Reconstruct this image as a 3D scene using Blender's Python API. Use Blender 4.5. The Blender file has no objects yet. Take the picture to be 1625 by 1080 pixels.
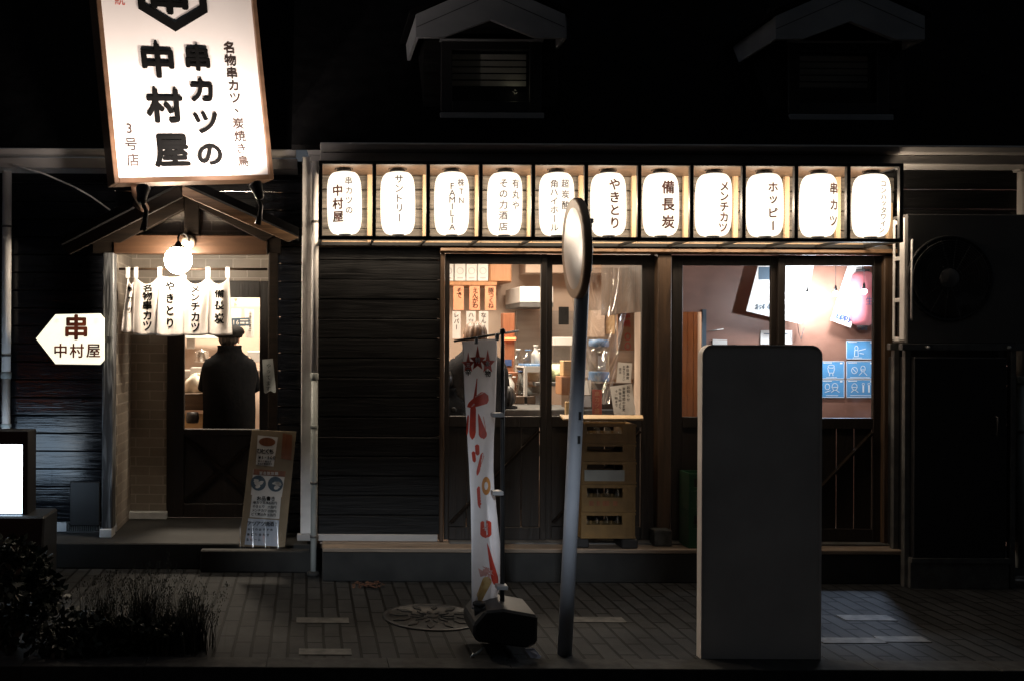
import bpy, bmesh, math, random
from mathutils import Vector, Matrix
R = math.radians
PI = math.pi
C = bpy.context.scene.collection
sc = bpy.context.scene

# ------------------------------------------------------------------ camera, sky, fill sun, exposure
F, D, PX, PY, ROLL = 1610.0, 7.0, 490.0, 540.0, 0.005
cam = bpy.data.cameras.new('camera')
cam.sensor_width = 36
cam.lens = 36 * F / 1625
cam.shift_x = (812.5 - PX) / 1625
cam.clip_start, cam.clip_end = 0.05, 500
co = bpy.data.objects.new('camera', cam)
C.objects.link(co)
co.matrix_world = Matrix.Translation((0, -D, 1.6)) @ Matrix.Rotation(R(90), 4, 'X') @ Matrix.Rotation(ROLL, 4, 'Z')
sc.camera = co

world = bpy.data.worlds.new('World')
sc.world = world
world.use_nodes = True
nt = world.node_tree
bg = nt.nodes['Background']
sky = nt.nodes.new('ShaderNodeTexSky')
sky.sky_type = 'NISHITA'
sky.sun_disc = False
sky.sun_elevation = R(-4)
sky.sun_rotation = R(200)
glow = nt.nodes.new('ShaderNodeMix')      # night sky plus the town's faint sky glow
glow.data_type = 'RGBA'
glow.blend_type = 'ADD'
glow.inputs['Factor'].default_value = 1
nt.links.new(sky.outputs[0], glow.inputs['A'])
glow.inputs['B'].default_value = (0.55, 0.62, 0.70, 1)
nt.links.new(glow.outputs['Result'], bg.inputs[0])
bg.inputs[1].default_value = 0.09

fill_sun = bpy.data.lights.new('moon', 'SUN')  # sun lamp added as cool front fill, in place of street light
fill_sun.energy = 1.15
fill_sun.angle = R(2.5)
fill_sun.color = (0.86, 0.93, 1.0)
mo = bpy.data.objects.new('moon', fill_sun)
C.objects.link(mo)
mo.rotation_euler = (R(70), 0, R(-13))

sc.view_settings.view_transform = 'Standard'
sc.view_settings.look = 'None'
sc.view_settings.exposure = 0
sc.view_settings.gamma = 1
sc.cycles.use_denoising = True
sc.cycles.max_bounces = 8
sc.cycles.diffuse_bounces = 4
sc.cycles.glossy_bounces = 4
sc.cycles.transparent_max_bounces = 16
sc.cycles.sample_clamp_indirect = 4
sc.cycles.caustics_reflective = False
sc.cycles.caustics_refractive = False


def W(px, py, Y):
    d = D + Y
    dx, dy = px - PX, py - PY
    return Vector(((dx + ROLL * dy) * d / F, Y, 1.6 - (dy - ROLL * dx) * d / F))


def WX(px, Y, py=540):
    return W(px, py, Y).x


def WZ(py, Y, px=490):
    return W(px, py, Y).z


# ------------------------------------------------------------------ materials
def new_mat(name):
    m = bpy.data.materials.new(name)
    m.use_nodes = True
    return m, m.node_tree, m.node_tree.nodes['Principled BSDF']


def M(name, c1, c2=None, rough=0.6, scale=(6, 6, 6), bump=0.0, detail=6, metal=0.0, spec=0.5, dist=0.0,
      lo=0.35, hi=0.65, bdist=0.01, rvar=0.0):
    m, t, p = new_mat(name)
    p.inputs['Roughness'].default_value = rough
    p.inputs['Metallic'].default_value = metal
    p.inputs['Specular IOR Level'].default_value = spec
    if c2 is None:
        c2 = tuple(v * 0.72 for v in c1)
    tc = t.nodes.new('ShaderNodeTexCoord')
    mp = t.nodes.new('ShaderNodeMapping')
    mp.inputs['Scale'].default_value = scale
    nz = t.nodes.new('ShaderNodeTexNoise')
    nz.inputs['Scale'].default_value = 1
    nz.inputs['Detail'].default_value = detail
    nz.inputs['Distortion'].default_value = dist
    cr = t.nodes.new('ShaderNodeValToRGB')
    cr.color_ramp.elements[0].position = lo
    cr.color_ramp.elements[1].position = hi
    cr.color_ramp.elements[0].color = (*c1, 1)
    cr.color_ramp.elements[1].color = (*c2, 1)
    t.links.new(tc.outputs['Object'], mp.inputs[0])
    t.links.new(mp.outputs[0], nz.inputs['Vector'])
    t.links.new(nz.outputs['Fac'], cr.inputs[0])
    t.links.new(cr.outputs[0], p.inputs['Base Color'])
    if bump:
        b = t.nodes.new('ShaderNodeBump')
        b.inputs['Strength'].default_value = bump
        b.inputs['Distance'].default_value = bdist
        t.links.new(nz.outputs['Fac'], b.inputs['Height'])
        t.links.new(b.outputs[0], p.inputs['Normal'])
    if rvar:
        mr = t.nodes.new('ShaderNodeMapRange')
        mr.inputs[1].default_value, mr.inputs[2].default_value = 0.3, 0.7
        mr.inputs[3].default_value, mr.inputs[4].default_value = max(0.03, rough - rvar), min(1, rough + rvar)
        t.links.new(nz.outputs['Fac'], mr.inputs[0])
        t.links.new(mr.outputs[0], p.inputs['Roughness'])
    return m


def emit(name, col, strength, col2=None, scale=8.0):
    m, t, p = new_mat(name)
    p.inputs['Base Color'].default_value = (*[min(1, c * 0.8) for c in col], 1)
    p.inputs['Roughness'].default_value = 0.6
    p.inputs['Emission Color'].default_value = (*col, 1)
    p.inputs['Emission Strength'].default_value = strength
    if col2:
        tc = t.nodes.new('ShaderNodeTexCoord')
        nz = t.nodes.new('ShaderNodeTexNoise')
        nz.inputs['Scale'].default_value = scale
        cr = t.nodes.new('ShaderNodeValToRGB')
        cr.color_ramp.elements[0].position, cr.color_ramp.elements[1].position = 0.35, 0.65
        cr.color_ramp.elements[0].color = (*col, 1)
        cr.color_ramp.elements[1].color = (*col2, 1)
        t.links.new(tc.outputs['Object'], nz.inputs['Vector'])
        t.links.new(nz.outputs['Fac'], cr.inputs[0])
        t.links.new(cr.outputs[0], p.inputs['Emission Color'])
    return m


def paper_glow(name, col, strength):
    """thin lit paper: glows and lets part of the bulb's light through"""
    m = bpy.data.materials.new(name)
    m.use_nodes = True
    t = m.node_tree
    t.nodes.clear()
    out = t.nodes.new('ShaderNodeOutputMaterial')
    tr = t.nodes.new('ShaderNodeBsdfTransparent')
    tr.inputs[0].default_value = (1.0, 0.95, 0.88, 1)
    em = t.nodes.new('ShaderNodeEmission')
    em.inputs[0].default_value = (*col, 1)
    em.inputs[1].default_value = strength
    mx = t.nodes.new('ShaderNodeMixShader')
    mx.inputs[0].default_value = 0.55
    t.links.new(tr.outputs[0], mx.inputs[1])
    t.links.new(em.outputs[0], mx.inputs[2])
    t.links.new(mx.outputs[0], out.inputs[0])
    return m


def glass(name, gloss=0.10, tint=(0.97, 0.98, 0.97), rough=0.02, smear=0.0, ior=1.45):
    m = bpy.data.materials.new(name)
    m.use_nodes = True
    t = m.node_tree
    t.nodes.clear()
    out = t.nodes.new('ShaderNodeOutputMaterial')
    tr = t.nodes.new('ShaderNodeBsdfTransparent')
    tr.inputs[0].default_value = (*tint, 1)
    gl = t.nodes.new('ShaderNodeBsdfGlossy')
    gl.inputs['Roughness'].default_value = rough
    lw = t.nodes.new('ShaderNodeLayerWeight')
    lw.inputs[0].default_value = 0.5
    fr = t.nodes.new('ShaderNodeMath')
    fr.operation = 'POWER'
    fr.inputs[1].default_value = 5.0 / (ior - 0.45)
    t.links.new(lw.outputs['Facing'], fr.inputs[0])
    mu = t.nodes.new('ShaderNodeMath')
    mu.operation = 'ADD'
    mu.inputs[1].default_value = gloss
    mx = t.nodes.new('ShaderNodeMixShader')
    t.links.new(fr.outputs[0], mu.inputs[0])
    t.links.new(mu.outputs[0], mx.inputs[0])
    t.links.new(tr.outputs[0], mx.inputs[1])
    t.links.new(gl.outputs[0], mx.inputs[2])
    last = mx
    if smear:
        df = t.nodes.new('ShaderNodeBsdfTranslucent')
        df.inputs[0].default_value = (0.8, 0.8, 0.8, 1)
        tc = t.nodes.new('ShaderNodeTexCoord')
        nz = t.nodes.new('ShaderNodeTexNoise')
        nz.inputs['Scale'].default_value = 5
        nz.inputs['Detail'].default_value = 8
        mr = t.nodes.new('ShaderNodeMapRange')
        mr.inputs[1].default_value, mr.inputs[2].default_value = 0.45, 0.8
        mr.inputs[3].default_value, mr.inputs[4].default_value = 0.0, smear
        m2 = t.nodes.new('ShaderNodeMixShader')
        t.links.new(tc.outputs['Object'], nz.inputs['Vector'])
        t.links.new(nz.outputs['Fac'], mr.inputs[0])
        t.links.new(mr.outputs[0], m2.inputs[0])
        t.links.new(mx.outputs[0], m2.inputs[1])
        t.links.new(df.outputs[0], m2.inputs[2])
        last = m2
    t.links.new(last.outputs[0], out.inputs[0])
    return m


def cloth(name, c1, c2, trans=0.4, scale=(30, 30, 30), rough=0.9):
    m = M(name, c1, c2, rough=rough, scale=scale, bump=0.15, bdist=0.002)
    t = m.node_tree
    p = t.nodes['Principled BSDF']
    out = t.nodes['Material Output']
    tl = t.nodes.new('ShaderNodeBsdfTranslucent')
    tl.inputs[0].default_value = (*c1, 1)
    mx = t.nodes.new('ShaderNodeMixShader')
    mx.inputs[0].default_value = trans
    t.links.new(p.outputs[0], mx.inputs[1])
    t.links.new(tl.outputs[0], mx.inputs[2])
    t.links.new(mx.outputs[0], out.inputs[0])
    return m


def tiles(name, c1, c2, mortar, bw, rh, axes='XZ', rough=0.5, bump=0.5, mort=0.006, offset=0.5, noise=0.0, spec=0.5):
    m, t, p = new_mat(name)
    p.inputs['Roughness'].default_value = rough
    p.inputs['Specular IOR Level'].default_value = spec
    tc = t.nodes.new('ShaderNodeTexCoord')
    se = t.nodes.new('ShaderNodeSeparateXYZ')
    cb = t.nodes.new('ShaderNodeCombineXYZ')
    t.links.new(tc.outputs['Object'], se.inputs[0])
    t.links.new(se.outputs[axes[0]], cb.inputs['X'])
    t.links.new(se.outputs[axes[1]], cb.inputs['Y'])
    bk = t.nodes.new('ShaderNodeTexBrick')
    bk.offset = offset
    bk.inputs['Scale'].default_value = 1
    bk.inputs['Brick Width'].default_value = bw
    bk.inputs['Row Height'].default_value = rh
    bk.inputs['Mortar Size'].default_value = mort
    bk.inputs['Mortar Smooth'].default_value = 0.2
    bk.inputs['Color1'].default_value = (*c1, 1)
    bk.inputs['Color2'].default_value = (*c2, 1)
    bk.inputs['Mortar'].default_value = (*mortar, 1)
    wob = t.nodes.new('ShaderNodeTexNoise')
    wob.inputs['Scale'].default_value = 3
    vm = t.nodes.new('ShaderNodeVectorMath')
    vm.operation = 'MULTIPLY_ADD'
    vm.inputs[1].default_value = (0.012, 0.012, 0)
    t.links.new(cb.outputs[0], wob.inputs['Vector'])
    t.links.new(wob.outputs['Color'], vm.inputs[0])
    t.links.new(cb.outputs[0], vm.inputs[2])
    t.links.new(vm.outputs[0], bk.inputs['Vector'])
    col = bk.outputs['Color']
    nz = t.nodes.new('ShaderNodeTexNoise')
    nz.inputs['Scale'].default_value = 2.3
    nz.inputs['Detail'].default_value = 9
    nz.inputs['Roughness'].default_value = 0.7
    t.links.new(cb.outputs[0], nz.inputs['Vector'])
    if noise:
        mr = t.nodes.new('ShaderNodeMapRange')
        mr.inputs[1].default_value, mr.inputs[2].default_value = 0.3, 0.7
        mr.inputs[3].default_value, mr.inputs[4].default_value = 1 - noise, 1 + noise * 0.6
        mm = t.nodes.new('ShaderNodeMix')
        mm.data_type = 'RGBA'
        mm.blend_type = 'MULTIPLY'
        mm.inputs['Factor'].default_value = 1
        t.links.new(nz.outputs['Fac'], mr.inputs[0])
        t.links.new(col, mm.inputs['A'])
        t.links.new(mr.outputs[0], mm.inputs['B'])
        col = mm.outputs['Result']
    t.links.new(col, p.inputs['Base Color'])
    inv = t.nodes.new('ShaderNodeMath')
    inv.operation = 'SUBTRACT'
    inv.inputs[0].default_value = 1
    t.links.new(bk.outputs['Fac'], inv.inputs[1])
    fine = t.nodes.new('ShaderNodeTexNoise')
    fine.inputs['Scale'].default_value = 90
    t.links.new(cb.outputs[0], fine.inputs['Vector'])
    ad = t.nodes.new('ShaderNodeMath')
    ad.operation = 'MULTIPLY_ADD'
    ad.inputs[1].default_value = 0.25
    t.links.new(fine.outputs['Fac'], ad.inputs[0])
    t.links.new(inv.outputs[0], ad.inputs[2])
    b = t.nodes.new('ShaderNodeBump')
    b.inputs['Strength'].default_value = bump
    b.inputs['Distance'].default_value = 0.006
    t.links.new(ad.outputs[0], b.inputs['Height'])
    t.links.new(b.outputs[0], p.inputs['Normal'])
    return m


wood_x = dict(scale=(1.6, 14, 26), dist=1.6, detail=8)
wood_z = dict(scale=(26, 14, 1.6), dist=1.6, detail=8)
mt = {}
mt['siding'] = M('black stained cedar', (0.005, 0.005, 0.0054), (0.011, 0.011, 0.0115), rough=0.5, bump=0.5, bdist=0.008, spec=0.25, rvar=0.12, **wood_x)
mt['siding_l'] = M('glossy black cedar', (0.004, 0.0045, 0.006), (0.009, 0.010, 0.013), rough=0.17, bump=0.42, bdist=0.005, spec=0.45, rvar=0.07, scale=(1.4, 14, 34), dist=2.6, detail=5)
mt['backing'] = M('weathered grey plank', (0.03, 0.027, 0.023), (0.15, 0.132, 0.112), rough=0.8, bump=0.7, bdist=0.008, lo=0.25, hi=0.7, **wood_x)  # siding colour lightened to stand for the lantern light on it
mt['pine'] = M('pale pine batten', (0.46, 0.33, 0.20), (0.36, 0.24, 0.14), rough=0.65, bump=0.15, **wood_z)
mt['rackbar'] = M('black painted steel bar', (0.010, 0.010, 0.010), (0.016, 0.015, 0.014), rough=0.55, scale=(14, 14, 14), bump=0.05)
mt['framewood'] = M('dark brown stained timber', (0.045, 0.027, 0.016), (0.085, 0.050, 0.028), rough=0.5, bump=0.3, **wood_z)
mt['headwood'] = M('worn brown header timber', (0.10, 0.058, 0.030), (0.23, 0.13, 0.068), rough=0.55, bump=0.4, **wood_x)
mt['doorwood'] = M('near black door timber', (0.009, 0.0065, 0.005), (0.018, 0.012, 0.009), rough=0.5, bump=0.3, **wood_z)
mt['porchwood'] = M('dark porch timber', (0.008, 0.0055, 0.004), (0.016, 0.0105, 0.007), rough=0.65, bump=0.35, spec=0.12, **wood_x)
mt['beamwood'] = M('reddish porch beam', (0.042, 0.020, 0.010), (0.066, 0.033, 0.017), rough=0.42, bump=0.2, **wood_x)
mt['postwood'] = M('weathered black post', (0.035, 0.036, 0.038), (0.32, 0.33, 0.34), rough=0.38, bump=0.6, lo=0.45, hi=0.75, spec=0.6, **wood_z)
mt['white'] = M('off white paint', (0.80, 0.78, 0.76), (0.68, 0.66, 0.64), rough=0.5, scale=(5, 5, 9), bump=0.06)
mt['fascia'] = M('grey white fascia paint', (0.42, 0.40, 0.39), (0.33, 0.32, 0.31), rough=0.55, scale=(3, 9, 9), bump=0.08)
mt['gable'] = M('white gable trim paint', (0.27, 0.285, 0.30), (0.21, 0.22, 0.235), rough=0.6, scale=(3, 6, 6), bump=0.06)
mt['pvc'] = M('pale pvc pipe', (0.80, 0.77, 0.75), (0.68, 0.65, 0.63), rough=0.4, scale=(8, 8, 5), bump=0.03)
mt['pvcold'] = M('grimy pvc pipe', (0.46, 0.48, 0.46), (0.33, 0.36, 0.35), rough=0.45, scale=(8, 8, 4), bump=0.05)
mt['roof'] = M('charcoal slate shingle', (0.003, 0.003, 0.0034), (0.006, 0.006, 0.0064), rough=0.9, scale=(9, 9, 9), bump=0.2, spec=0.04)
mt['tile'] = tiles('cream porch tile', (0.31, 0.265, 0.22), (0.25, 0.215, 0.18), (0.42, 0.365, 0.31), 0.22, 0.075, 'XZ', rough=0.4, mort=0.005, noise=0.25)
mt['tileside'] = tiles('cream porch tile along the side', (0.31, 0.265, 0.22), (0.25, 0.215, 0.18), (0.42, 0.365, 0.31), 0.22, 0.075, 'YZ', rough=0.4, mort=0.005, noise=0.25)
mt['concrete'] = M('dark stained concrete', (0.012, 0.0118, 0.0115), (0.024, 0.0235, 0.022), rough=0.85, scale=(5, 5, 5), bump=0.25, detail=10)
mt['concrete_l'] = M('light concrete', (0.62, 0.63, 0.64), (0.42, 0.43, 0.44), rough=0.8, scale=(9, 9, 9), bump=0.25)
mt['plank'] = M('worn step plank', (0.15, 0.115, 0.085), (0.25, 0.19, 0.14), rough=0.6, bump=0.3, **wood_x)
mt['paving'] = tiles('grey paving sett', (0.028, 0.0295, 0.031), (0.018, 0.019, 0.020), (0.003, 0.003, 0.003), 0.30, 0.094, 'YX', rough=0.8, bump=0.9, mort=0.0085, offset=0.37, noise=0.6, spec=0.15)
mt['asphalt'] = M('road asphalt', (0.030, 0.030, 0.031), (0.048, 0.048, 0.048), rough=0.9, scale=(60, 60, 60), bump=0.5, spec=0.3)
mt['kerb'] = M('pale inlay stone', (0.035, 0.035, 0.034), (0.075, 0.075, 0.071), rough=0.85, scale=(18, 18, 18), bump=0.3)
mt['kerbstone'] = M('kerb stone', (0.028, 0.028, 0.028), (0.045, 0.045, 0.044), rough=0.9, scale=(14, 14, 14), bump=0.4, spec=0.2)
mt['glass'] = glass('shop window glass', 0.012, smear=0.010, ior=1.25)
mt['doorglass'] = glass('clear door glass', 0.0, ior=1.12)
mt['thinpaper'] = cloth('thin white paper', (0.78, 0.76, 0.74), (0.72, 0.70, 0.68), 0.55)
mt['dglass'] = glass('dormer window glass', 0.12)
mt['vinyl'] = glass('clear vinyl sheet', 0.22, (0.90, 0.89, 0.88), rough=0.10, smear=0.14)
mt['wrap'] = glass('clear plastic wrap', 0.07, (0.97, 0.97, 0.97), rough=0.12)
mt['jarglass'] = glass('clear jar glass', 0.12, (0.88, 0.9, 0.9), rough=0.05, smear=0.12)
mt['lantern'] = paper_glow('glowing lantern paper', (1.0, 0.88, 0.72), 2.3)
mt['inkfaint'] = emit('backlit thin ink', (0.04, 0.03, 0.03), 1.0, (0.30, 0.22, 0.19), 30)
mt['inkred'] = emit('backlit red brown ink', (0.035, 0.012, 0.008), 1.0, (0.24, 0.10, 0.07), 26)
mt['black'] = M('matt black paint', (0.010, 0.010, 0.011), (0.016, 0.016, 0.017), rough=0.5)
mt['blacktext'] = M('black lettering', (0.003, 0.003, 0.003), (0.005, 0.005, 0.005), rough=0.9, spec=0.08)
mt['bronze'] = M('bronze sign frame', (0.13, 0.075, 0.045), (0.20, 0.115, 0.07), rough=0.35, metal=0.3, scale=(4, 4, 12))
mt['signwhite'] = M('white sign panel', (0.80, 0.76, 0.73), (0.74, 0.70, 0.67), rough=0.5, scale=(2, 2, 2))
mt['thinink'] = M('thin brown lettering', (0.014, 0.009, 0.008), (0.05, 0.03, 0.024), rough=0.6, scale=(20, 20, 20))
mt['globe'] = emit('glowing globe glass', (1.0, 0.84, 0.65), 125.0)
mt['iron'] = M('black wrought iron', (0.012, 0.011, 0.010), (0.02, 0.019, 0.018), rough=0.4, metal=0.6)
mt['brass'] = M('pale lamp rose', (0.55, 0.47, 0.38), (0.42, 0.36, 0.3), rough=0.35, metal=0.3)
mt['noren'] = cloth('cream noren cotton', (0.86, 0.80, 0.76), (0.80, 0.74, 0.70), 0.25)
mt['flag'] = cloth('white banner cloth', (0.88, 0.87, 0.90), (0.83, 0.82, 0.85), 0.28)
mt['flagred'] = M('printed red', (0.62, 0.06, 0.03), (0.48, 0.045, 0.025), rough=0.7, scale=(25, 25, 25))
mt['flagorange'] = M('printed orange', (0.66, 0.30, 0.08), (0.52, 0.22, 0.06), rough=0.7, scale=(25, 25, 25))
mt['flagpink'] = M('printed pale pink', (0.72, 0.42, 0.38), (0.6, 0.3, 0.28), rough=0.7, scale=(25, 25, 25))
mt['amber'] = M('printed amber', (0.48, 0.27, 0.08), (0.65, 0.45, 0.2), rough=0.7, scale=(30, 30, 30))
mt['clip'] = M('grey plastic clip', (0.42, 0.42, 0.43), (0.3, 0.3, 0.31), rough=0.5)
mt['arrow'] = emit('lit cream acrylic', (1.0, 0.93, 0.70), 1.15, (1.0, 0.96, 0.78), 3)
mt['arrowink'] = emit('backlit dark red ink', (0.006, 0.003, 0.002), 1.0, (0.12, 0.02, 0.006), 9)
mt['arrowfaint'] = emit('backlit faint mark', (0.62, 0.58, 0.42), 1.0)
mt['boxlit'] = emit('lit white acrylic', (0.50, 0.73, 1.0), 5.0, (0.84, 0.93, 1.0), 3)
mt['boxmark'] = emit('backlit grey mark', (0.52, 0.50, 0.50), 1.0)
mt['polegrey'] = M('grey painted pole', (0.44, 0.47, 0.53), (0.36, 0.39, 0.45), rough=0.45, scale=(10, 10, 4), bump=0.08)
mt['orange'] = M('faded orange rim', (0.46, 0.30, 0.19), (0.36, 0.24, 0.16), rough=0.5)
mt['mirror'] = M('convex mirror steel', (0.62, 0.61, 0.62), (0.52, 0.51, 0.53), rough=0.38, metal=1.0, scale=(3, 3, 3))
mt['rear'] = M('grey board back', (0.80, 0.74, 0.69), (0.64, 0.59, 0.55), rough=0.55, scale=(2.5, 2.5, 2.5), detail=9, bump=0.03)
mt['edge'] = M('aluminium edging', (0.45, 0.46, 0.46), (0.36, 0.37, 0.37), rough=0.35, metal=0.7)
mt['ycrate'] = M('yellow brown crate plastic', (0.23, 0.135, 0.045), (0.17, 0.10, 0.035), rough=0.5, scale=(10, 10, 10), bump=0.05)
mt['gcrate'] = M('green crate plastic', (0.014, 0.070, 0.028), (0.010, 0.05, 0.02), rough=0.45, scale=(10, 10, 10))
mt['cratelabel'] = M('pale crate label', (0.34, 0.36, 0.34), (0.26, 0.27, 0.26), rough=0.6)
mt['blackplastic'] = M('black plastic', (0.014, 0.015, 0.016), (0.022, 0.023, 0.024), rough=0.45, scale=(5, 5, 5), bump=0.04)
mt['foil'] = M('bright metal foot', (0.75, 0.74, 0.80), (0.6, 0.6, 0.68), rough=0.35, metal=0.3)
mt['cardboard'] = M('brown cardboard', (0.30, 0.235, 0.155), (0.24, 0.185, 0.12), rough=0.85, scale=(6, 6, 6), bump=0.04)
mt['paper'] = M('white paper', (0.76, 0.74, 0.71), (0.70, 0.68, 0.65), rough=0.85)
mt['paperblue'] = M('pale blue paper', (0.52, 0.58, 0.68), (0.44, 0.50, 0.60), rough=0.85)
mt['orangepaper'] = M('salmon orange paper', (0.62, 0.27, 0.15), (0.55, 0.23, 0.13), rough=0.85)
mt['redpaper'] = M('red paper', (0.48, 0.09, 0.055), (0.40, 0.07, 0.045), rough=0.8)
mt['bluepaper'] = M('sky blue notice paper', (0.11, 0.34, 0.62), (0.09, 0.30, 0.56), rough=0.7)
mt['whitemark'] = M('printed white', (0.80, 0.84, 0.88), (0.76, 0.8, 0.84), rough=0.7)
mt['acbody'] = M('dirty cream ac casing', (0.10, 0.097, 0.092), (0.078, 0.075, 0.072), rough=0.5, scale=(4, 4, 4), bump=0.05)  # casing tone lowered to stand for its unlit front
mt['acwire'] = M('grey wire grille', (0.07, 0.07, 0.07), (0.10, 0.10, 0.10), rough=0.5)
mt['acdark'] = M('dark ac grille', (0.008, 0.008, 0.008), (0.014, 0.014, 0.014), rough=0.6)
mt['steel'] = M('dark galvanised steel', (0.10, 0.10, 0.10), (0.16, 0.16, 0.155), rough=0.5, metal=0.5, scale=(12, 12, 12))
mt['rust'] = M('rusty orange patch', (0.085, 0.028, 0.012), (0.045, 0.018, 0.009), rough=0.8, scale=(20, 20, 20))
mt['leafdark'] = M('dark leaf', (0.008, 0.013, 0.006), (0.014, 0.020, 0.009), rough=0.6, scale=(12, 12, 12))
mt['grassblade'] = M('dry grass blade', (0.020, 0.024, 0.012), (0.036, 0.034, 0.02), rough=0.7, scale=(12, 12, 12))
mt['stem'] = M('brown twig', (0.03, 0.022, 0.015), (0.045, 0.033, 0.02), rough=0.8)
mt['ivorywall'] = M('cream kitchen plaster', (0.60, 0.47, 0.38), (0.52, 0.40, 0.32), rough=0.8, scale=(2, 2, 2))
mt['steelwall'] = M('brushed kitchen steel', (0.42, 0.37, 0.33), (0.34, 0.30, 0.27), rough=0.4, metal=0.4, scale=(2, 20, 20))
mt['brownwall'] = M('brown wood panel wall', (0.29, 0.145, 0.100), (0.21, 0.100, 0.068), rough=0.45, scale=(3, 3, 5), bump=0.04, detail=9)
mt['cabinet'] = M('orange cabinet wood', (0.42, 0.20, 0.09), (0.34, 0.155, 0.065), rough=0.5, **wood_z)
mt['redwood'] = M('red brown wood', (0.27, 0.095, 0.04), (0.20, 0.07, 0.03), rough=0.5, **wood_z)
mt['lightwood'] = M('light yellow wood', (0.58, 0.40, 0.20), (0.50, 0.33, 0.16), rough=0.55, **wood_x)
mt['stainless'] = M('stainless steel', (0.62, 0.58, 0.54), (0.5, 0.47, 0.44), rough=0.25, metal=0.9, scale=(3, 3, 14))
mt['whiteplastic'] = M('white plastic', (0.62, 0.61, 0.59), (0.56, 0.55, 0.53), rough=0.45)
mt['blueplastic'] = M('blue plastic', (0.10, 0.22, 0.42), (0.08, 0.18, 0.36), rough=0.45)
mt['navy'] = M('navy blue card', (0.03, 0.07, 0.20), (0.025, 0.055, 0.16), rough=0.6)
mt['slateblue'] = M('slate blue card', (0.06, 0.10, 0.14), (0.05, 0.085, 0.12), rough=0.6)
mt['skin'] = M('skin', (0.50, 0.30, 0.21), (0.45, 0.26, 0.18), rough=0.55, scale=(9, 9, 9))
mt['coat'] = M('black winter coat', (0.0035, 0.004, 0.005), (0.006, 0.0065, 0.0075), rough=0.95, spec=0.05, scale=(30, 30, 30), bump=0.3)
mt['capblack'] = M('black cap cloth', (0.005, 0.0045, 0.0045), (0.008, 0.0075, 0.007), rough=0.9, spec=0.1, scale=(40, 40, 40), bump=0.2)
mt['trousers'] = M('dark trousers', (0.014, 0.014, 0.017), (0.02, 0.02, 0.024), rough=0.85)
mt['hairbrown'] = M('brown hair', (0.14, 0.075, 0.04), (0.07, 0.036, 0.02), rough=0.5, scale=(60, 60, 8), bump=0.4)
mt['hairblack'] = M('black hair', (0.012, 0.010, 0.009), (0.02, 0.016, 0.014), rough=0.45, scale=(60, 60, 8), bump=0.4)
mt['greycloth'] = M('dark grey sweater', (0.010, 0.010, 0.012), (0.016, 0.016, 0.018), rough=0.95, spec=0.08, scale=(30, 30, 30), bump=0.2)
mt['whitecloth'] = M('white cotton cloth', (0.76, 0.70, 0.60), (0.66, 0.60, 0.5), rough=0.9, scale=(9, 9, 9), bump=0.3)
mt['redlantern'] = emit('glowing red lantern', (0.42, 0.10, 0.12), 0.35, (0.6, 0.24, 0.25), 9)
mt['led'] = emit('led lamp', (0.80, 0.88, 1.0), 60.0)
mt['ceilinglamp'] = emit('ceiling lamp tube', (1.0, 0.86, 0.68), 12.0)
mt['redglow'] = emit('glowing orange heater bar', (1.0, 0.22, 0.08), 3.0)
mt['counter'] = M('dark counter wood', (0.06, 0.035, 0.02), (0.10, 0.06, 0.035), rough=0.4, **wood_x)
mt['greenfood'] = M('pale green cabbage', (0.55, 0.62, 0.30), (0.62, 0.66, 0.42), rough=0.7, scale=(16, 16, 16), bump=0.6)
mt['hazard'] = emit('orange hazard lamp', (1.0, 0.22, 0.03), 13.0)

# ------------------------------------------------------------------ glyphs
_gl = {}
_gc = bpy.data.curves.new('glyphs', 'FONT')
_gc.size = 1
_gc.resolution_u = 4
_go = bpy.data.objects.new('glyphs', _gc)
C.objects.link(_go)


def glyph(ch, bold=0.0):
    k = (ch, bold)
    if k not in _gl:
        _gc.body = ch
        bpy.context.view_layer.update()
        dg = bpy.context.evaluated_depsgraph_get()
        me = bpy.data.meshes.new_from_object(_go.evaluated_get(dg))
        vs = [(v.co.x, v.co.y) for v in me.vertices]
        fs = [tuple(p.vertices) for p in me.polygons]
        bpy.data.meshes.remove(me)
        if vs:
            cx = (min(v[0] for v in vs) + max(v[0] for v in vs)) / 2
            cy = (min(v[1] for v in vs) + max(v[1] for v in vs)) / 2
            if ch in 'ッャュョっゃゅょ、。・':
                pass
            vs = [(v[0] - cx, v[1] - cy) for v in vs]
        _gl[k] = (vs, fs)
    return _gl[k]


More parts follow.
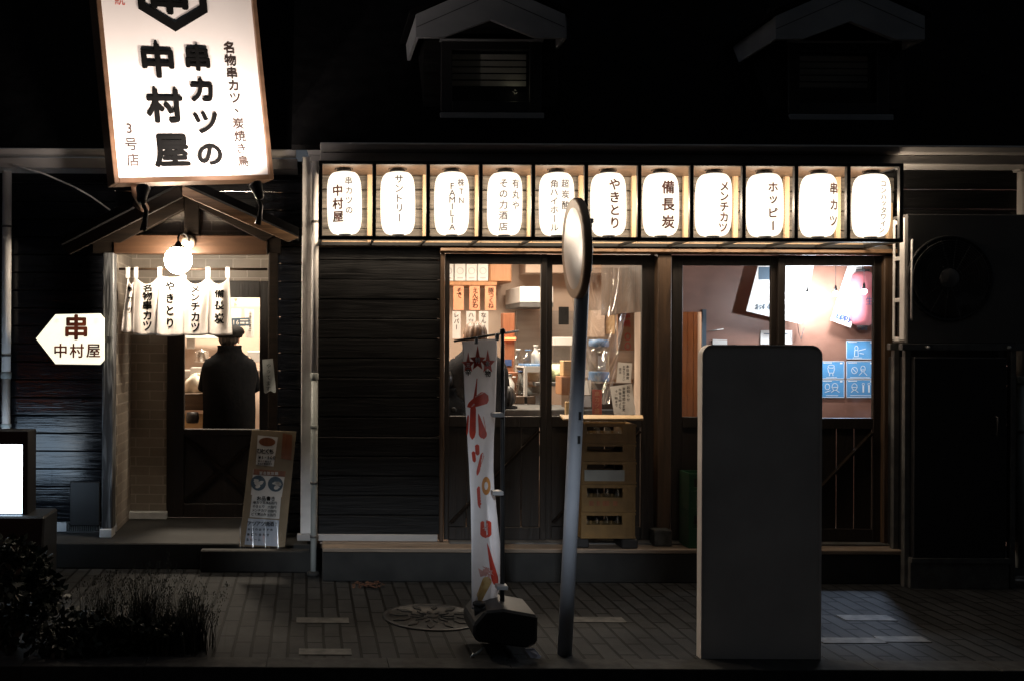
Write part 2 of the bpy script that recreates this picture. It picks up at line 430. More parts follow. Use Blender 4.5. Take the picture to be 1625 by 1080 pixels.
# ------------------------------------------------------------------ mesh builder
class MB:
    def __init__(self):
        self.v, self.f, self.s, self.m = [], [], [], []
        self.mi = 0

    def vert(self, p):
        self.v.append(Vector(p))
        return len(self.v) - 1

    def face(self, ids, smooth=False):
        self.f.append(tuple(ids))
        self.s.append(smooth)
        self.m.append(self.mi)

    def box(self, x0, x1, y0, y1, z0, z1):
        b = [self.vert(p) for p in ((x0, y0, z0), (x1, y0, z0), (x1, y1, z0), (x0, y1, z0),
                                    (x0, y0, z1), (x1, y0, z1), (x1, y1, z1), (x0, y1, z1))]
        for q in ((3, 2, 1, 0), (4, 5, 6, 7), (0, 1, 5, 4), (1, 2, 6, 5), (2, 3, 7, 6), (3, 0, 4, 7)):
            self.face([b[i] for i in q])
        return self

    def hexa(self, a, b):
        """two quads of points, front and back"""
        ia = [self.vert(p) for p in a]
        ib = [self.vert(p) for p in b]
        n = len(ia)
        self.face(ia)
        self.face(ib[::-1])
        for i in range(n):
            j = (i + 1) % n
            self.face([ia[j], ia[i], ib[i], ib[j]])
        return self

    def prism(self, pts, d):
        """polygon of 3D points extruded by vector d"""
        d = Vector(d)
        return self.hexa(pts, [Vector(p) + d for p in pts])

    def poly(self, pts):
        self.face([self.vert(p) for p in pts])
        return self

    def bar(self, p0, p1, w, h, up=(0, 0, 1)):
        p0, p1 = Vector(p0), Vector(p1)
        t = (p1 - p0).normalized()
        s = t.cross(Vector(up)).normalized()
        u = s.cross(t).normalized()
        q = lambda c: [c - s * w / 2 - u * h / 2, c + s * w / 2 - u * h / 2, c + s * w / 2 + u * h / 2, c - s * w / 2 + u * h / 2]
        return self.hexa(q(p0), q(p1))

    def tube(self, pts, r, seg=12, cap=True):
        pts = [Vector(p) for p in pts]
        rr = r if isinstance(r, (list, tuple)) else [r] * len(pts)
        rings = []
        ref = None
        for i, p in enumerate(pts):
            a = pts[max(0, i - 1)]
            b = pts[min(len(pts) - 1, i + 1)]
            t = (b - a).normalized()
            if ref is None:
                ref = Vector((0, 1, 0)) if abs(t.y) < 0.9 else Vector((1, 0, 0))
            s = t.cross(ref).normalized()
            u = s.cross(t).normalized()
            ref = u
            rings.append([self.vert(p + (s * math.cos(2 * PI * k / seg) + u * math.sin(2 * PI * k / seg)) * rr[i]) for k in range(seg)])
        for i in range(len(rings) - 1):
            for k in range(seg):
                j = (k + 1) % seg
                self.face([rings[i][j], rings[i][k], rings[i + 1][k], rings[i + 1][j]], True)
        if cap:
            self.face(rings[0])
            self.face(rings[-1][::-1])
        return self

    def lathe(self, prof, c=(0, 0, 0), seg=32, ax=None, sq=(1, 1)):
        """profile of (radius, height) turned about z (or a matrix ax) at c"""
        c = Vector(c)
        rings = []
        for r, h in prof:
            ring = []
            for k in range(seg):
                a = 2 * PI * k / seg
                p = Vector((math.cos(a) * r * sq[0], math.sin(a) * r * sq[1], h))
                if ax is not None:
                    p = ax @ p
                ring.append(self.vert(c + p))
            rings.append(ring)
        for i in range(len(rings) - 1):
            for k in range(seg):
                j = (k + 1) % seg
                self.face([rings[i][k], rings[i][j], rings[i + 1][j], rings[i + 1][k]], True)
        if prof[0][0] > 1e-5:
            self.face(rings[0][::-1])
        if prof[-1][0] > 1e-5:
            self.face(rings[-1])
        return self

    def grid(self, fn, nu, nv, smooth=True, flip=False):
        ids = [[self.vert(fn(i / nu, j / nv)) for i in range(nu + 1)] for j in range(nv + 1)]
        for j in range(nv):
            for i in range(nu):
                q = [ids[j][i], ids[j][i + 1], ids[j + 1][i + 1], ids[j + 1][i]]
                self.face(q[::-1] if flip else q, smooth)
        return self

    def glyphs(self, ch, o, u, v, size, n=None, depth=0.0, bold=0.0, rot=0.0, sx=1.0, fn=None):
        """one character centred on o; u right, v up; depth extrudes along n"""
        if bold and not isinstance(bold, tuple):
            for j in range(9):
                a = PI / 4 * j
                e = 0 if j == 8 else bold
                self.glyphs(ch, o, u, v, size, n, depth, (e * math.cos(a), e * math.sin(a), j), rot, sx, fn)
            return self
        vs, fs = glyph(ch)
        o, u, v = Vector(o), Vector(u), Vector(v)
        lift = Vector((0, 0, 0))
        if bold:
            vs = [(x + bold[0], y + bold[1]) for x, y in vs]
            lift = (Vector(n) if n is not None else Vector((0, -1, 0))) * 0.00025 * bold[2]
        cr, sr = math.cos(rot), math.sin(rot)
        P = []
        for x, y in vs:
            x, y = (x * cr - y * sr) * size * sx, (x * sr + y * cr) * size
            P.append((fn(x, y) if fn else o + u * x + v * y) + lift)
        ids = [self.vert(p) for p in P]
        for f in fs:
            self.face([ids[i] for i in f])
        if depth:
            n = Vector(n)
            top = [self.vert(p + n * depth) for p in P]
            edges = {}
            for f in fs:
                for a, b in zip(f, f[1:] + f[:1]):
                    edges[(a, b)] = edges.get((a, b), 0) + 1
            self.f = self.f[:len(self.f) - len(fs)]
            self.s = self.s[:len(self.f)]
            self.m = self.m[:len(self.f)]
            for f in fs:
                self.face([top[i] for i in f])
            for (a, b) in edges:
                if (b, a) not in edges:
                    self.face([ids[a], ids[b], top[b], top[a]])
        return self

    def column(self, s, o, u, v, size, step, **k):
        """characters one under another, the first centred on o"""
        o, v = Vector(o), Vector(v)
        for i, ch in enumerate(s):
            if ch == ' ':
                continue
            rot = R(90) if ch in 'ー〜' else 0
            self.glyphs(ch, o - v * step * i, u, v, size, rot=rot, **k)
        return self

    def row(self, s, o, u, v, size, step, **k):
        o, u = Vector(o), Vector(u)
        for i, ch in enumerate(s):
            if ch != ' ':
                self.glyphs(ch, o + u * step * i, u, v, size, **k)
        return self

    def build(self, name, mat, parent=None, bevel=0.0, label=None, origin=None, weld=False):
        me = bpy.data.meshes.new(name)
        if origin is None:
            if parent is not None:
                origin = parent.get('_w', (0, 0, 0))
            else:
                xs = [p.x for p in self.v]
                ys = [p.y for p in self.v]
                origin = ((min(xs) + max(xs)) / 2, (min(ys) + max(ys)) / 2, min(p.z for p in self.v))
        origin = Vector(origin)
        me.from_pydata([p - origin for p in self.v], [], self.f)
        for p, s, mi in zip(me.polygons, self.s, self.m):
            p.use_smooth = s
            p.material_index = mi
        if bevel or weld:
            bm = bmesh.new()
            bm.from_mesh(me)
            if weld:
                bmesh.ops.remove_doubles(bm, verts=bm.verts, dist=1e-5)
            bmesh.ops.recalc_face_normals(bm, faces=bm.faces)
            if bevel:
                es = [e for e in bm.edges if len(e.link_faces) == 2 and e.calc_face_angle(0) > 0.6]
                bmesh.ops.bevel(bm, geom=es, offset=bevel, segments=1, profile=0.5, affect='EDGES', clamp_overlap=True)
            bm.to_mesh(me)
            bm.free()
        mats = mat if isinstance(mat, (list, tuple)) else [mat]
        for q in mats:
            me.materials.append(mt[q] if isinstance(q, str) else q)
        o = bpy.data.objects.new(name, me)
        C.objects.link(o)
        if parent is not None:
            o.parent = parent
            o.location = origin - Vector(parent.get('_w', (0, 0, 0)))
        else:
            o.location = origin
        o['_w'] = tuple(origin)
        if label:
            o['label'] = label
        return o


def thing(name, label, cat, loc, group=None):
    o = bpy.data.objects.new(name, None)
    o.empty_display_size = 0.1
    C.objects.link(o)
    o.location = loc
    o['_w'] = tuple(loc)
    o['label'], o['category'] = label, cat
    if group:
        o['group'] = group
    return o


def tag(o, label, cat, group=None, kind=None):
    o['label'], o['category'] = label, cat
    if group:
        o['group'] = group
    if kind:
        o['kind'] = kind
    return o


def structure(o, label=None):
    o['kind'] = 'structure'
    return o


def copy_tree(o, parent=None):
    c = o.copy()
    C.objects.link(c)
    if parent is not None:
        c.parent = parent
    for ch in list(o.children):
        copy_tree(ch, c)
    return c


def light(name, kind, loc, energy, col, parent=None, size=0.1, target=None, spot=None, blend=0.5):
    l = bpy.data.lights.new(name, kind)
    l.energy = energy
    l.color = col
    if kind == 'AREA':
        l.size = size
    else:
        l.shadow_soft_size = size
    if spot:
        l.spot_size = R(spot)
        l.spot_blend = blend
    o = bpy.data.objects.new(name, l)
    C.objects.link(o)
    loc = Vector(loc)
    if parent is not None:
        o.parent = parent
        o.location = loc - Vector(parent.get('_w', (0, 0, 0)))
    else:
        o.location = loc
    if target is not None:
        o.rotation_euler = (Vector(target) - loc).to_track_quat('-Z', 'Y').to_euler()
    return o


def siding(mb, x0, x1, z0, z1, h, Y, th=0.022, seed=0):
    """horizontal boards with a chamfered ledge along each top edge"""
    rnd = random.Random(seed)
    z = z0
    while z < z1 - 0.01:
        t = min(z + h, z1)
        j = rnd.uniform(-0.0025, 0.0025)
        cuts = [x0]
        while cuts[-1] + 1.1 < x1 and th == 0.022:
            nx = cuts[-1] + rnd.uniform(0.9, 2.6)
            if nx < x1 - 0.3:
                cuts.append(nx)
            else:
                break
        cuts.append(x1)
        prof = [(Y + 0.01, z + 0.001), (Y - th + j, z + 0.001), (Y - th + j, t - 0.012), (Y - th + 0.013 + j, t - 0.002), (Y + 0.01, t - 0.002)]
        for xa, xb in zip(cuts, cuts[1:]):
            k = rnd.uniform(-0.0012, 0.0012)
            mb.prism([(xa, y + k, q) for y, q in prof], (xb - xa - (0.002 if xb < x1 else 0), 0, 0))
        z = t
    return mb

# ================================================================== THE SETTING
mb = MB()
mb.poly([(-30, -1.88, 0), (30, -1.88, 0), (30, 12, 0), (-30, 12, 0)])
structure(mb.build('pavement', 'paving', origin=(0, 0, 0)))
mb = MB()
mb.poly([(-60, -60, -0.13), (60, -60, -0.13), (60, -2.0, -0.13), (-60, -2.0, -0.13)])
structure(mb.build('road', 'asphalt', origin=(0, 0, 0)))
mb = MB()
x = -20.0
while x < 20:
    mb.box(x, x + 0.5995, -2.04, -1.881, -0.14, 0.004)
    x += 0.6
structure(mb.build('kerb', 'kerbstone', bevel=0.004))
# pale setts let into the paving
mb = MB()
for (px, py, w, dd) in ((512, 984, 0.30, 0.055), (516, 1034, 0.27, 0.05), (948, 983, 0.31, 0.055), (1375, 980, 0.30, 0.06),
                        (1350, 1016, 0.34, 0.05), (1432, 1014, 0.26, 0.05), (262, 990, 0.10, 0.05)):
    d = F * 1.6 / (py - PY - ROLL * (px - PX))
    p = W(px, py, d - D)
    mb.box(p.x - w / 2, p.x + w / 2, p.y - dd, p.y + dd, -0.02, 0.004)
structure(mb.build('paving_inlay', 'kerb'))
# timber topped step under the sliding doors
zs = 0.225
xs0, xs1 = WX(512, -0.25, 868), WX(1437, -0.25, 868)
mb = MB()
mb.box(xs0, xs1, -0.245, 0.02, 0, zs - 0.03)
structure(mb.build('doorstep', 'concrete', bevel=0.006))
mb = MB()
mb.box(xs0, xs1, -0.255, -0.105, zs - 0.028, zs)
mb.box(xs0, xs1, -0.100, 0.0, zs - 0.028, zs + 0.001)
structure(mb.build('step_plank', 'plank', bevel=0.004))
# concrete plinth under the porch
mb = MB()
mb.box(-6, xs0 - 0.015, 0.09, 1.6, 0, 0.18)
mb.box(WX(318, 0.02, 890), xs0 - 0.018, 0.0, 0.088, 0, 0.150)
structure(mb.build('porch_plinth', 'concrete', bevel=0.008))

# ================================================================== THE RESTAURANT BUILDING
B = thing('restaurant_building', 'dark timber clad restaurant with two dormers, gabled porch and lit sliding windows', 'building', (1.6, 0.3, 0))
XC = WX(505, 0, 600)              # corner of the main block
XR = 7.0
# front siding: between the corner and the doors, and right of the doors
zb = 0.275
mb = MB()
XJ0, XJ1 = WX(697, 0, 600), WX(1415, 0, 600)
siding(mb, XC, XJ0, zb, 2.245, 0.1345, 0, seed=3)
siding(mb, XJ1, XR, 0.24, 2.90, 0.1345, 0, seed=4)
siding(mb, XC, XJ1, 2.245, 2.90, 0.1345, 0, seed=5)
mb.build('siding', 'siding', B)
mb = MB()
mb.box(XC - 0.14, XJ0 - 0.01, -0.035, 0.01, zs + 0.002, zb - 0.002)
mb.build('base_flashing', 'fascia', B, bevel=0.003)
# corner board
mb = MB()
mb.box(WX(478, -0.03, 600), XC - 0.002, -0.032, 0.5, zb, 2.86)
mb.build('corner_board', 'white', B, bevel=0.004)
# left, recessed wing
YL = 0.5
xl = WX(186, YL, 600)
xr = WX(428, YL, 600)
mb = MB()
siding(mb, -7, xl - 0.02, 0.26, 2.92, 0.131, YL, seed=7)
siding(mb, xr + 0.03, WX(478, 0, 600), 0.2, 2.92, 0.131, YL, seed=8)
siding(mb, xl - 0.02, xr + 0.03, 2.30, 2.92, 0.131, YL, seed=9)
mb.build('wing_siding', 'siding_l', B)
mb = MB()
mb.box(-7, xl - 0.16, YL - 0.012, YL + 0.1, 0.182, 0.255)
mb.box(xl - 0.015, WX(265, 1.05, 840), 1.02, 1.09, 0.182, 0.24)
mb.build('foundation', 'concrete_l', B, bevel=0.004)
vg = MB()
gx0, gx1 = WX(107, YL, 840), WX(158, YL, 840)
for i in range(16):
    x = gx0 + (gx1 - gx0) * i / 15
    vg.box(x, x + 0.006, YL - 0.032, YL - 0.014, 0.19, 0.25)
vg.box(gx0 - 0.006, gx1 + 0.012, YL - 0.035, YL - 0.013, 0.183, 0.19)
vg.box(gx0 - 0.006, gx1 + 0.012, YL - 0.035, YL - 0.013, 0.25, 0.257)
vg.build('vent_grille', 'steel', B)
hb = MB()
hb.box(WX(113, YL, 800), WX(160, YL, 800), YL - 0.045, YL - 0.024, WZ(832, YL, 130), WZ(762, YL, 130))
hb.build('hatch', 'black', B, bevel=0.006)
# recess: tiled walls, ceiling
YB = 1.1
zd = WZ(445, YB, 340)
xd0, xd1 = WX(265, YB, 600), WX(427, YB, 600)
mb = MB()
mb.box(xl - 0.05, xd0, YB, YB + 0.05, 0.18, 2.60)
mb.box(xd0, xd1, YB, YB + 0.05, zd, 2.60)
mb.build('recess_back_tiling', 'tile', B)
mb = MB()
mb.box(xl - 0.05, xl, YL + 0.012, YB, 0.182, 2.60)
mb.box(xr, xr + 0.05, YL + 0.012, YB + 0.05, 0.182, 2.60)
mb.build('recess_side_tiling', 'tileside', B)
mb = MB()
mb.box(xl - 0.05, xr + 0.05, YL + 0.012, YB + 0.05, 2.602, 2.65)
mb.build('recess_ceiling', 'porchwood', B)
# entrance door in the recess
dr = MB()
zt = WZ(472, YB, 340)
g0, g1, gz0 = WX(293, YB, 600), WX(412, YB, 600), WZ(680, YB, 350)
dr.box(xd0 + 0.003, g0, YB - 0.02, YB + 0.03, 0.19, zd - 0.003)
dr.box(g1, xd1 - 0.003, YB - 0.02, YB + 0.03, 0.19, zd - 0.003)
dr.box(g0, g1, YB - 0.018, YB + 0.028, zt, zd - 0.003)
dr.box(g0, g1, YB - 0.018, YB + 0.028, gz0 - 0.05, gz0)
dr.box(g0, g1, YB - 0.018, YB + 0.028, 0.19, 0.30)
dr.box(g0, g1, YB + 0.005, YB + 0.02, 0.30, gz0 - 0.05)
door = dr.build('entrance_door', 'doorwood', B, bevel=0.004)
br = MB()
br.bar((g0 + 0.02, YB - 0.006, 0.33), (g1 - 0.02, YB - 0.006, gz0 - 0.08), 0.03, 0.05, up=(0, 1, 0))
br.bar((g0 + 0.02, YB - 0.010, gz0 - 0.08), (g1 - 0.02, YB - 0.010, 0.33), 0.03, 0.05, up=(0, 1, 0))
br.build('brace', 'porchwood', door)
gp = MB()
gp.box(g0, g1, YB + 0.002, YB + 0.006, gz0, zt)
gp.build('pane', 'doorglass', door)

# porch frame
YP = 0.28
mb = MB()
mb.box(WX(162, YP, 600), WX(180, YP, 600), YP, YP + 0.11, WZ(838, YP, 170), WZ(400, YP, 170))
mb.build('porch_post', 'postwood', B, bevel=0.008)
mb = MB()
mb.box(WX(158, YP, 845), WX(178, YP, 845), YP - 0.01, YP + 0.12, 0.18, WZ(838, YP, 170) - 0.001)
mb.build('post_base', 'concrete_l', B, bevel=0.006)
mb = MB()
mb.box(WX(425, YP, 600), WX(440, YP, 600), YP, YP + 0.11, 0.18, WZ(400, YP, 430))
mb.build('porch_post', 'porchwood', B, bevel=0.008)
mb = MB()
mb.box(WX(180, YP, 390), WX(424, YP, 390), YP - 0.005, YP + 0.10, WZ(403, YP, 300), WZ(373, YP, 300))
mb.build('porch_beam', 'beamwood', B, bevel=0.006)
for a, b in ((146, 179.5), (424.5, 446)):
    mb = MB()
    mb.box(WX(a, YP, 390), WX(b, YP, 390), YP + 0.004, YP + 0.11, WZ(402.5, YP, 300), WZ(375, YP, 300))
    mb.build('beam_end', 'porchwood', B, bevel=0.006)
mb = MB()
mb.box(WX(292, YP, 350), WX(316, YP, 350), YP + 0.0, YP + 0.09, WZ(372.5, YP, 300), WZ(312, YP, 300))
mb.build('king_post', 'porchwood', B, bevel=0.006)
mb = MB()
for s, pts in ((-1, ((147, 381), (292, 300), (292, 332), (190, 386))), (1, ((312, 297), (440, 371), (420, 384), (316, 330)))):
    q = [W(px, py, YP - 0.012) for px, py in pts]
    mb.prism(q, (0, 0.07, 0))
mb.build('rafter', 'porchwood', B, bevel=0.004)
mb = MB()
q = [W(px, py, YL - 0.07) for px, py in ((200, 380), (300, 318), (410, 380))]
mb.prism(q, (0, 0.04, 0))
mb.build('gable_tiling', 'tile', B)
# porch roof slabs
YE = -0.10
rp, le, re = W(287, 289, YE), W(96, 388, YE), W(474, 374, YE)
mb = MB()
for e in (le, re):
    up = Vector((0, 0, 0.055))
    mb.hexa([rp, e, e + up, rp + up], [p + Vector((0, 0.575, 0)) for p in (rp, e, e + up, rp + up)])
mb.build('porch_roof', 'roof', B, bevel=0.003, weld=False)
mb = MB()
a, b = W(284, 292, YE - 0.012), W(474, 377, YE - 0.012)
mb.prism([a, b, b + Vector((-0.07, 0, -0.03)), a + Vector((0.02, 0, -0.075))], (0, 0.03, 0))
mb.build('barge_board', 'headwood', B, bevel=0.003)
mb = MB()
a, b = W(290, 292, YE - 0.012), W(96, 391, YE - 0.012)
mb.prism([a, b, b + Vector((0.06, 0, -0.055)), a + Vector((0.0, 0, -0.09))], (0, 0.03, 0))
mb.build('barge_board', 'porchwood', B, bevel=0.003)

# eaves: gutter, fascia, soffit
YF = -0.30
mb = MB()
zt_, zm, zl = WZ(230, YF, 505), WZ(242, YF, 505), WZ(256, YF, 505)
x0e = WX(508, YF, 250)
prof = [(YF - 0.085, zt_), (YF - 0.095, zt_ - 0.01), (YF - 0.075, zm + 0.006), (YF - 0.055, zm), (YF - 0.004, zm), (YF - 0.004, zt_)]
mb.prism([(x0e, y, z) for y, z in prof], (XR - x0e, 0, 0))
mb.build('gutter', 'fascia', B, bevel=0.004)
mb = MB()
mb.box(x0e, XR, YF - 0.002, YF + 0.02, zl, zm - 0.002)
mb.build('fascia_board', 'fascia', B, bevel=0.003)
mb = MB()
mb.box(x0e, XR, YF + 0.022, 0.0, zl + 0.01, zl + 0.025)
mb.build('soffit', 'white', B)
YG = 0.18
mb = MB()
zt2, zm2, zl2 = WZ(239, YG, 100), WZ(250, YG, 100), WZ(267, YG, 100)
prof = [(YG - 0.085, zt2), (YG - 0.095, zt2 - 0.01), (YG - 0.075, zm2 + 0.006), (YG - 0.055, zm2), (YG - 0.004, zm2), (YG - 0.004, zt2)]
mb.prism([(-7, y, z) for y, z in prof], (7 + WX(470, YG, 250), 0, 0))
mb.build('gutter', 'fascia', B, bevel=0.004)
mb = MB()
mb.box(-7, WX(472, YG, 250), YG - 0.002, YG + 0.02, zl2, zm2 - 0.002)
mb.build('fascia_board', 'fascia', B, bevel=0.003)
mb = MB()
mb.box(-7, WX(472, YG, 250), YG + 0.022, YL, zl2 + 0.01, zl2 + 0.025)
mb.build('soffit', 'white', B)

# roof
mb = MB()
tan = math.tan(R(52))
def rz(Y, z0, y0):
    return z0 + (Y - y0) * tan
mb.prism([(-0.12, YF - 0.02, zt_ - 0.005), (-0.12, YF + 0.03, zt_ - 0.03), (-0.12, 4.4, 7.6), (-0.12, 3.4, 7.7)], (XR + 0.12, 0, 0))
mb.prism([(-7, YG - 0.02, zt2 - 0.005), (-7, YG + 0.03, zt2 - 0.03), (-7, 4.4, 7.6), (-7, 3.8, 7.7)], (7 - 0.122, 0, 0))
mb.build('roof', 'roof', B)

# dormers
def dormer(dx):
    YD, YW = -0.34, -0.08
    P = lambda px, py, Y=YD: W(px, py, Y) + Vector((dx, 0, 0))
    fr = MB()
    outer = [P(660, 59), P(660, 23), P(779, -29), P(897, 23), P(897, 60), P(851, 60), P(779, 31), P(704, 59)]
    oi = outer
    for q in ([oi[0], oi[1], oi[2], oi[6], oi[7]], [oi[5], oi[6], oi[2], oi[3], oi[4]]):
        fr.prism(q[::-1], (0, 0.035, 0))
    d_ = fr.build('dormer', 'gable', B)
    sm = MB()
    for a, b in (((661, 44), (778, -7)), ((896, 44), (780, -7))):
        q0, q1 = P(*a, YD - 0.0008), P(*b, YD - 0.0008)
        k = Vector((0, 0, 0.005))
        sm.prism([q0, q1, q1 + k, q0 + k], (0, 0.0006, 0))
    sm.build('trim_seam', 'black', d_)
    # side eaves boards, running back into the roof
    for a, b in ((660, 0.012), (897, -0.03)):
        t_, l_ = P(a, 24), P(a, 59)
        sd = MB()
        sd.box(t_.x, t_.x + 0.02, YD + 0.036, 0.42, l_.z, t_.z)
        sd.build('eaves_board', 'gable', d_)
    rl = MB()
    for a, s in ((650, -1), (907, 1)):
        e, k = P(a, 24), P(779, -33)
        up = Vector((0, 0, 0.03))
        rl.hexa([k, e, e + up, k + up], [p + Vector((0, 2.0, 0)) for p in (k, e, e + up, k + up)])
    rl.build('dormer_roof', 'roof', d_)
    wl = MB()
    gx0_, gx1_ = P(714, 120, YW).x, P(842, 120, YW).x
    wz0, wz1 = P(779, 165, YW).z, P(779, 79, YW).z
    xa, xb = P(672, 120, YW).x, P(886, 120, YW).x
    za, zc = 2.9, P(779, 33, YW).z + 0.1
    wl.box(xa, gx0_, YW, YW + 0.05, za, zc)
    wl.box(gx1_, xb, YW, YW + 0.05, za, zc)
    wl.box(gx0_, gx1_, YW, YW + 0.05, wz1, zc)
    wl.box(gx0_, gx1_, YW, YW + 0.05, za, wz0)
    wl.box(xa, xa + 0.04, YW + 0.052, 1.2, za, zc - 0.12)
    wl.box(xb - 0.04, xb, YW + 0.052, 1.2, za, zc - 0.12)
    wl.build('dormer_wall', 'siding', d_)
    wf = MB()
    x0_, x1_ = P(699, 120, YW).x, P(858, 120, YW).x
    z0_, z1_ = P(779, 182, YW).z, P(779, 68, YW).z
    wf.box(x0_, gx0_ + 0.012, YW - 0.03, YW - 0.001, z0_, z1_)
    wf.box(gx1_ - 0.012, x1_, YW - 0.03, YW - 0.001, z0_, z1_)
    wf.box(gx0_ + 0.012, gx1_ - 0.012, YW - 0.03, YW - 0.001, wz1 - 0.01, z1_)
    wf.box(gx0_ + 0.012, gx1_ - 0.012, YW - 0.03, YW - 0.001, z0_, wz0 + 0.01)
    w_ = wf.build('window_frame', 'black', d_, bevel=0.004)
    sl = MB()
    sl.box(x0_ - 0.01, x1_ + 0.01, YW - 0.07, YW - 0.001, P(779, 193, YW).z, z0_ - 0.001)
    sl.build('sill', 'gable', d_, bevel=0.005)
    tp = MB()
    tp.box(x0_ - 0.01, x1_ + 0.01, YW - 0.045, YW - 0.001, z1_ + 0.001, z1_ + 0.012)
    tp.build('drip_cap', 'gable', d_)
    pn = MB()
    pn.box(gx0_, gx1_, YW + 0.01, YW + 0.014, wz0, wz1)
    pn.build('pane', 'dglass', d_)
    bl = MB()
    n = 5
    for i in range(n):
        z = wz1 - (i + 0.5) * (wz1 - wz0) / n * 0.62
        bl.bar((gx0_ + 0.01, YW + 0.10, z), (gx1_ - 0.01, YW + 0.10, z), 0.010, 0.034)
    bl.box(gx0_, gx1_, YW + 0.14, YW + 0.2, wz0, wz0 + 0.06)
    bl.build('blind', 'whiteplastic', d_)
    bk = MB()
    bk.box(xa + 0.045, xb - 0.045, YW + 0.5, YW + 0.52, za, zc)
    bk.build('dormer_lining', 'brownwall', d_)
    return d_


d1 = dormer(0)
light('room_light', 'POINT', W(818, 146, -0.045), 0.035, (1.0, 0.9, 0.62), d1, size=0.02)
d2 = dormer((1337.5 - 778.5) * (D - 0.2) / F)

# sliding doors
YS = -0.02
zh = WZ(419, 0, 700)
zg0 = WZ(659, 0, 700)
z_dt = WZ(402, 0, 600)
for a_, b_ in ((XJ0, WX(705, -0.05, 600)), (WX(1402, -0.05, 600), XJ1), (WX(1043, -0.05, 600), WX(1065, -0.05, 600))):
    fr = MB()
    fr.box(a_, b_, -0.055, 0.08, zs + 0.002, z_dt)
    fr.build('door_jamb', 'framewood', B, bevel=0.006)
hd = MB()
hd.prism([(XJ0 - 0.005, y, z) for y, z in ((0.0, z_dt + 0.002), (-0.075, z_dt + 0.002), (-0.085, z_dt + 0.012), (-0.08, z_dt + 0.03), (-0.03, z_dt + 0.045), (0.0, z_dt + 0.045))], (XJ1 - XJ0 + 0.01, 0, 0))
hd.build('door_header', 'headwood', B)
leafs = ((706, 867.5, 713, 858, 0.00), (866, 1042, 876, 1018, 0.035), (1066, 1236.5, 1083, 1223, 0.035), (1235, 1401, 1246, 1386, 0.0))
for (a, b, ga, gb, yo) in leafs:
    Y = YS + yo
    X = lambda p: WX(p, Y, 600)
    lf = MB()
    lf.box(X(a), X(ga), Y, Y + 0.03, zs + 0.012, z_dt - 0.002)
    lf.box(X(gb), X(b), Y, Y + 0.03, zs + 0.012, z_dt - 0.002)
    lf.box(X(ga), X(gb), Y + 0.002, Y + 0.028, zh, z_dt - 0.002)
    lf.box(X(ga), X(gb), Y + 0.002, Y + 0.028, zg0 - 0.075, zg0)
    lf.box(X(ga), X(gb), Y + 0.002, Y + 0.028, zs + 0.012, zs + 0.10)
    n = 5
    for i in range(n):
        p, q = X(ga) + (X(gb) - X(ga)) * i / n, X(ga) + (X(gb) - X(ga)) * (i + 1) / n
        lf.box(p, q - 0.004, Y + 0.012, Y + 0.022, zs + 0.10, zg0 - 0.075)
    l_ = lf.build('sliding_door', 'doorwood', B, bevel=0.003)
    bc = MB()
    bc.bar((X(ga) + 0.01, Y + 0.004, zs + 0.13), (X(gb) - 0.01, Y + 0.004, zg0 - 0.10), 0.014, 0.055, up=(0, 1, 0))
    bc.build('brace', 'porchwood', l_)
    pn = MB()
    pn.box(X(ga), X(gb), Y + 0.013, Y + 0.017, zg0, zh)
    pn.build('pane', 'glass', l_)
tr = MB()
tr.box(WX(705, 0, 600) + 0.03, WX(1402, 0, 600), -0.10, 0.05, zs + 0.002, zs + 0.010)
tr.build('door_track', 'steel', B)
pb = MB()
pb.box(WX(1038, -0.15, 850), WX(1066, -0.15, 850), -0.16, -0.06, zs + 0.002, WZ(840, -0.15, 1050))
pb.build('post_block', 'kerb', B, bevel=0.006)

# rooms behind
XP = WX(1018, 0.3, 600)
iv = MB()
iv.box(-2.6, XP + 0.9, 3.3, 3.4, 0.2, 2.8)
iv.box(-2.7, -2.6, 1.16, 3.4, 0.2, 2.8)
iv.box(-2.6, xl - 0.06, 1.151, 1.2, 0.2, 2.8)
iv.box(XC + 0.0, XC + 0.04, 0.02, 1.15, 0.2, 2.8)
iv.box(XC + 0.04, XJ0 - 0.01, 0.02, 0.05, 0.2, 2.8)
iv.box(xr + 0.06, XC - 0.001, 1.1, 1.15, 0.2, 2.8)
iv.box(XP + 0.9, XP + 1.0, 1.43, 3.4, 0.2, 2.8)
iv.box(XP, XP + 0.06, 0.16, 0.46, 0.2, WZ(495, 0.3, 1010))
iv.build('kitchen_wall', 'ivorywall', B)
cl = MB()
cl.box(-2.7, 5.2, 1.16, 3.4, 2.802, 2.84)
cl.box(XC, 5.2, 0.02, 1.158, 2.802, 2.84)
cl.build('room_ceiling', 'ivorywall', B)
fl = MB()
fl.box(-2.7, 5.2, 1.16, 3.4, 0.16, 0.199)
fl.box(XC, 5.2, 0.05, 1.158, 0.16, 0.199)
fl.build('room_floor', 'counter', B)
rw = MB()
YR = 1.32
xdr = WX(1116, YR, 600)
rw.box(xdr, 5.2, YR, YR + 0.05, 0.2, 2.8)
rw.box(XP + 0.06, xdr, YR, YR + 0.05, WZ(495, YR, 1100), 2.8)
rw.box(5.2, 5.25, 0.02, YR + 0.05, 0.2, 2.8)
rw.build('panelled_wall', 'brownwall', B)
rw = MB()
rw.box(XP + 0.001, XP + 0.06, 0.12, YR - 0.001, WZ(495, 0.3, 1010) + 0.001, 2.8)
rw.build('bulkhead', 'framewood', B)
rd = MB()
z_rd = WZ(495, YR, 1100)
rd.box(WX(1113, YR, 600), WX(1119, YR, 600), YR - 0.02, YR + 0.001, 0.2, z_rd + 0.02)
rd.build('doorway_frame', 'slateblue', B)
rd = MB()
xk = WX(1060, 1.6, 600)
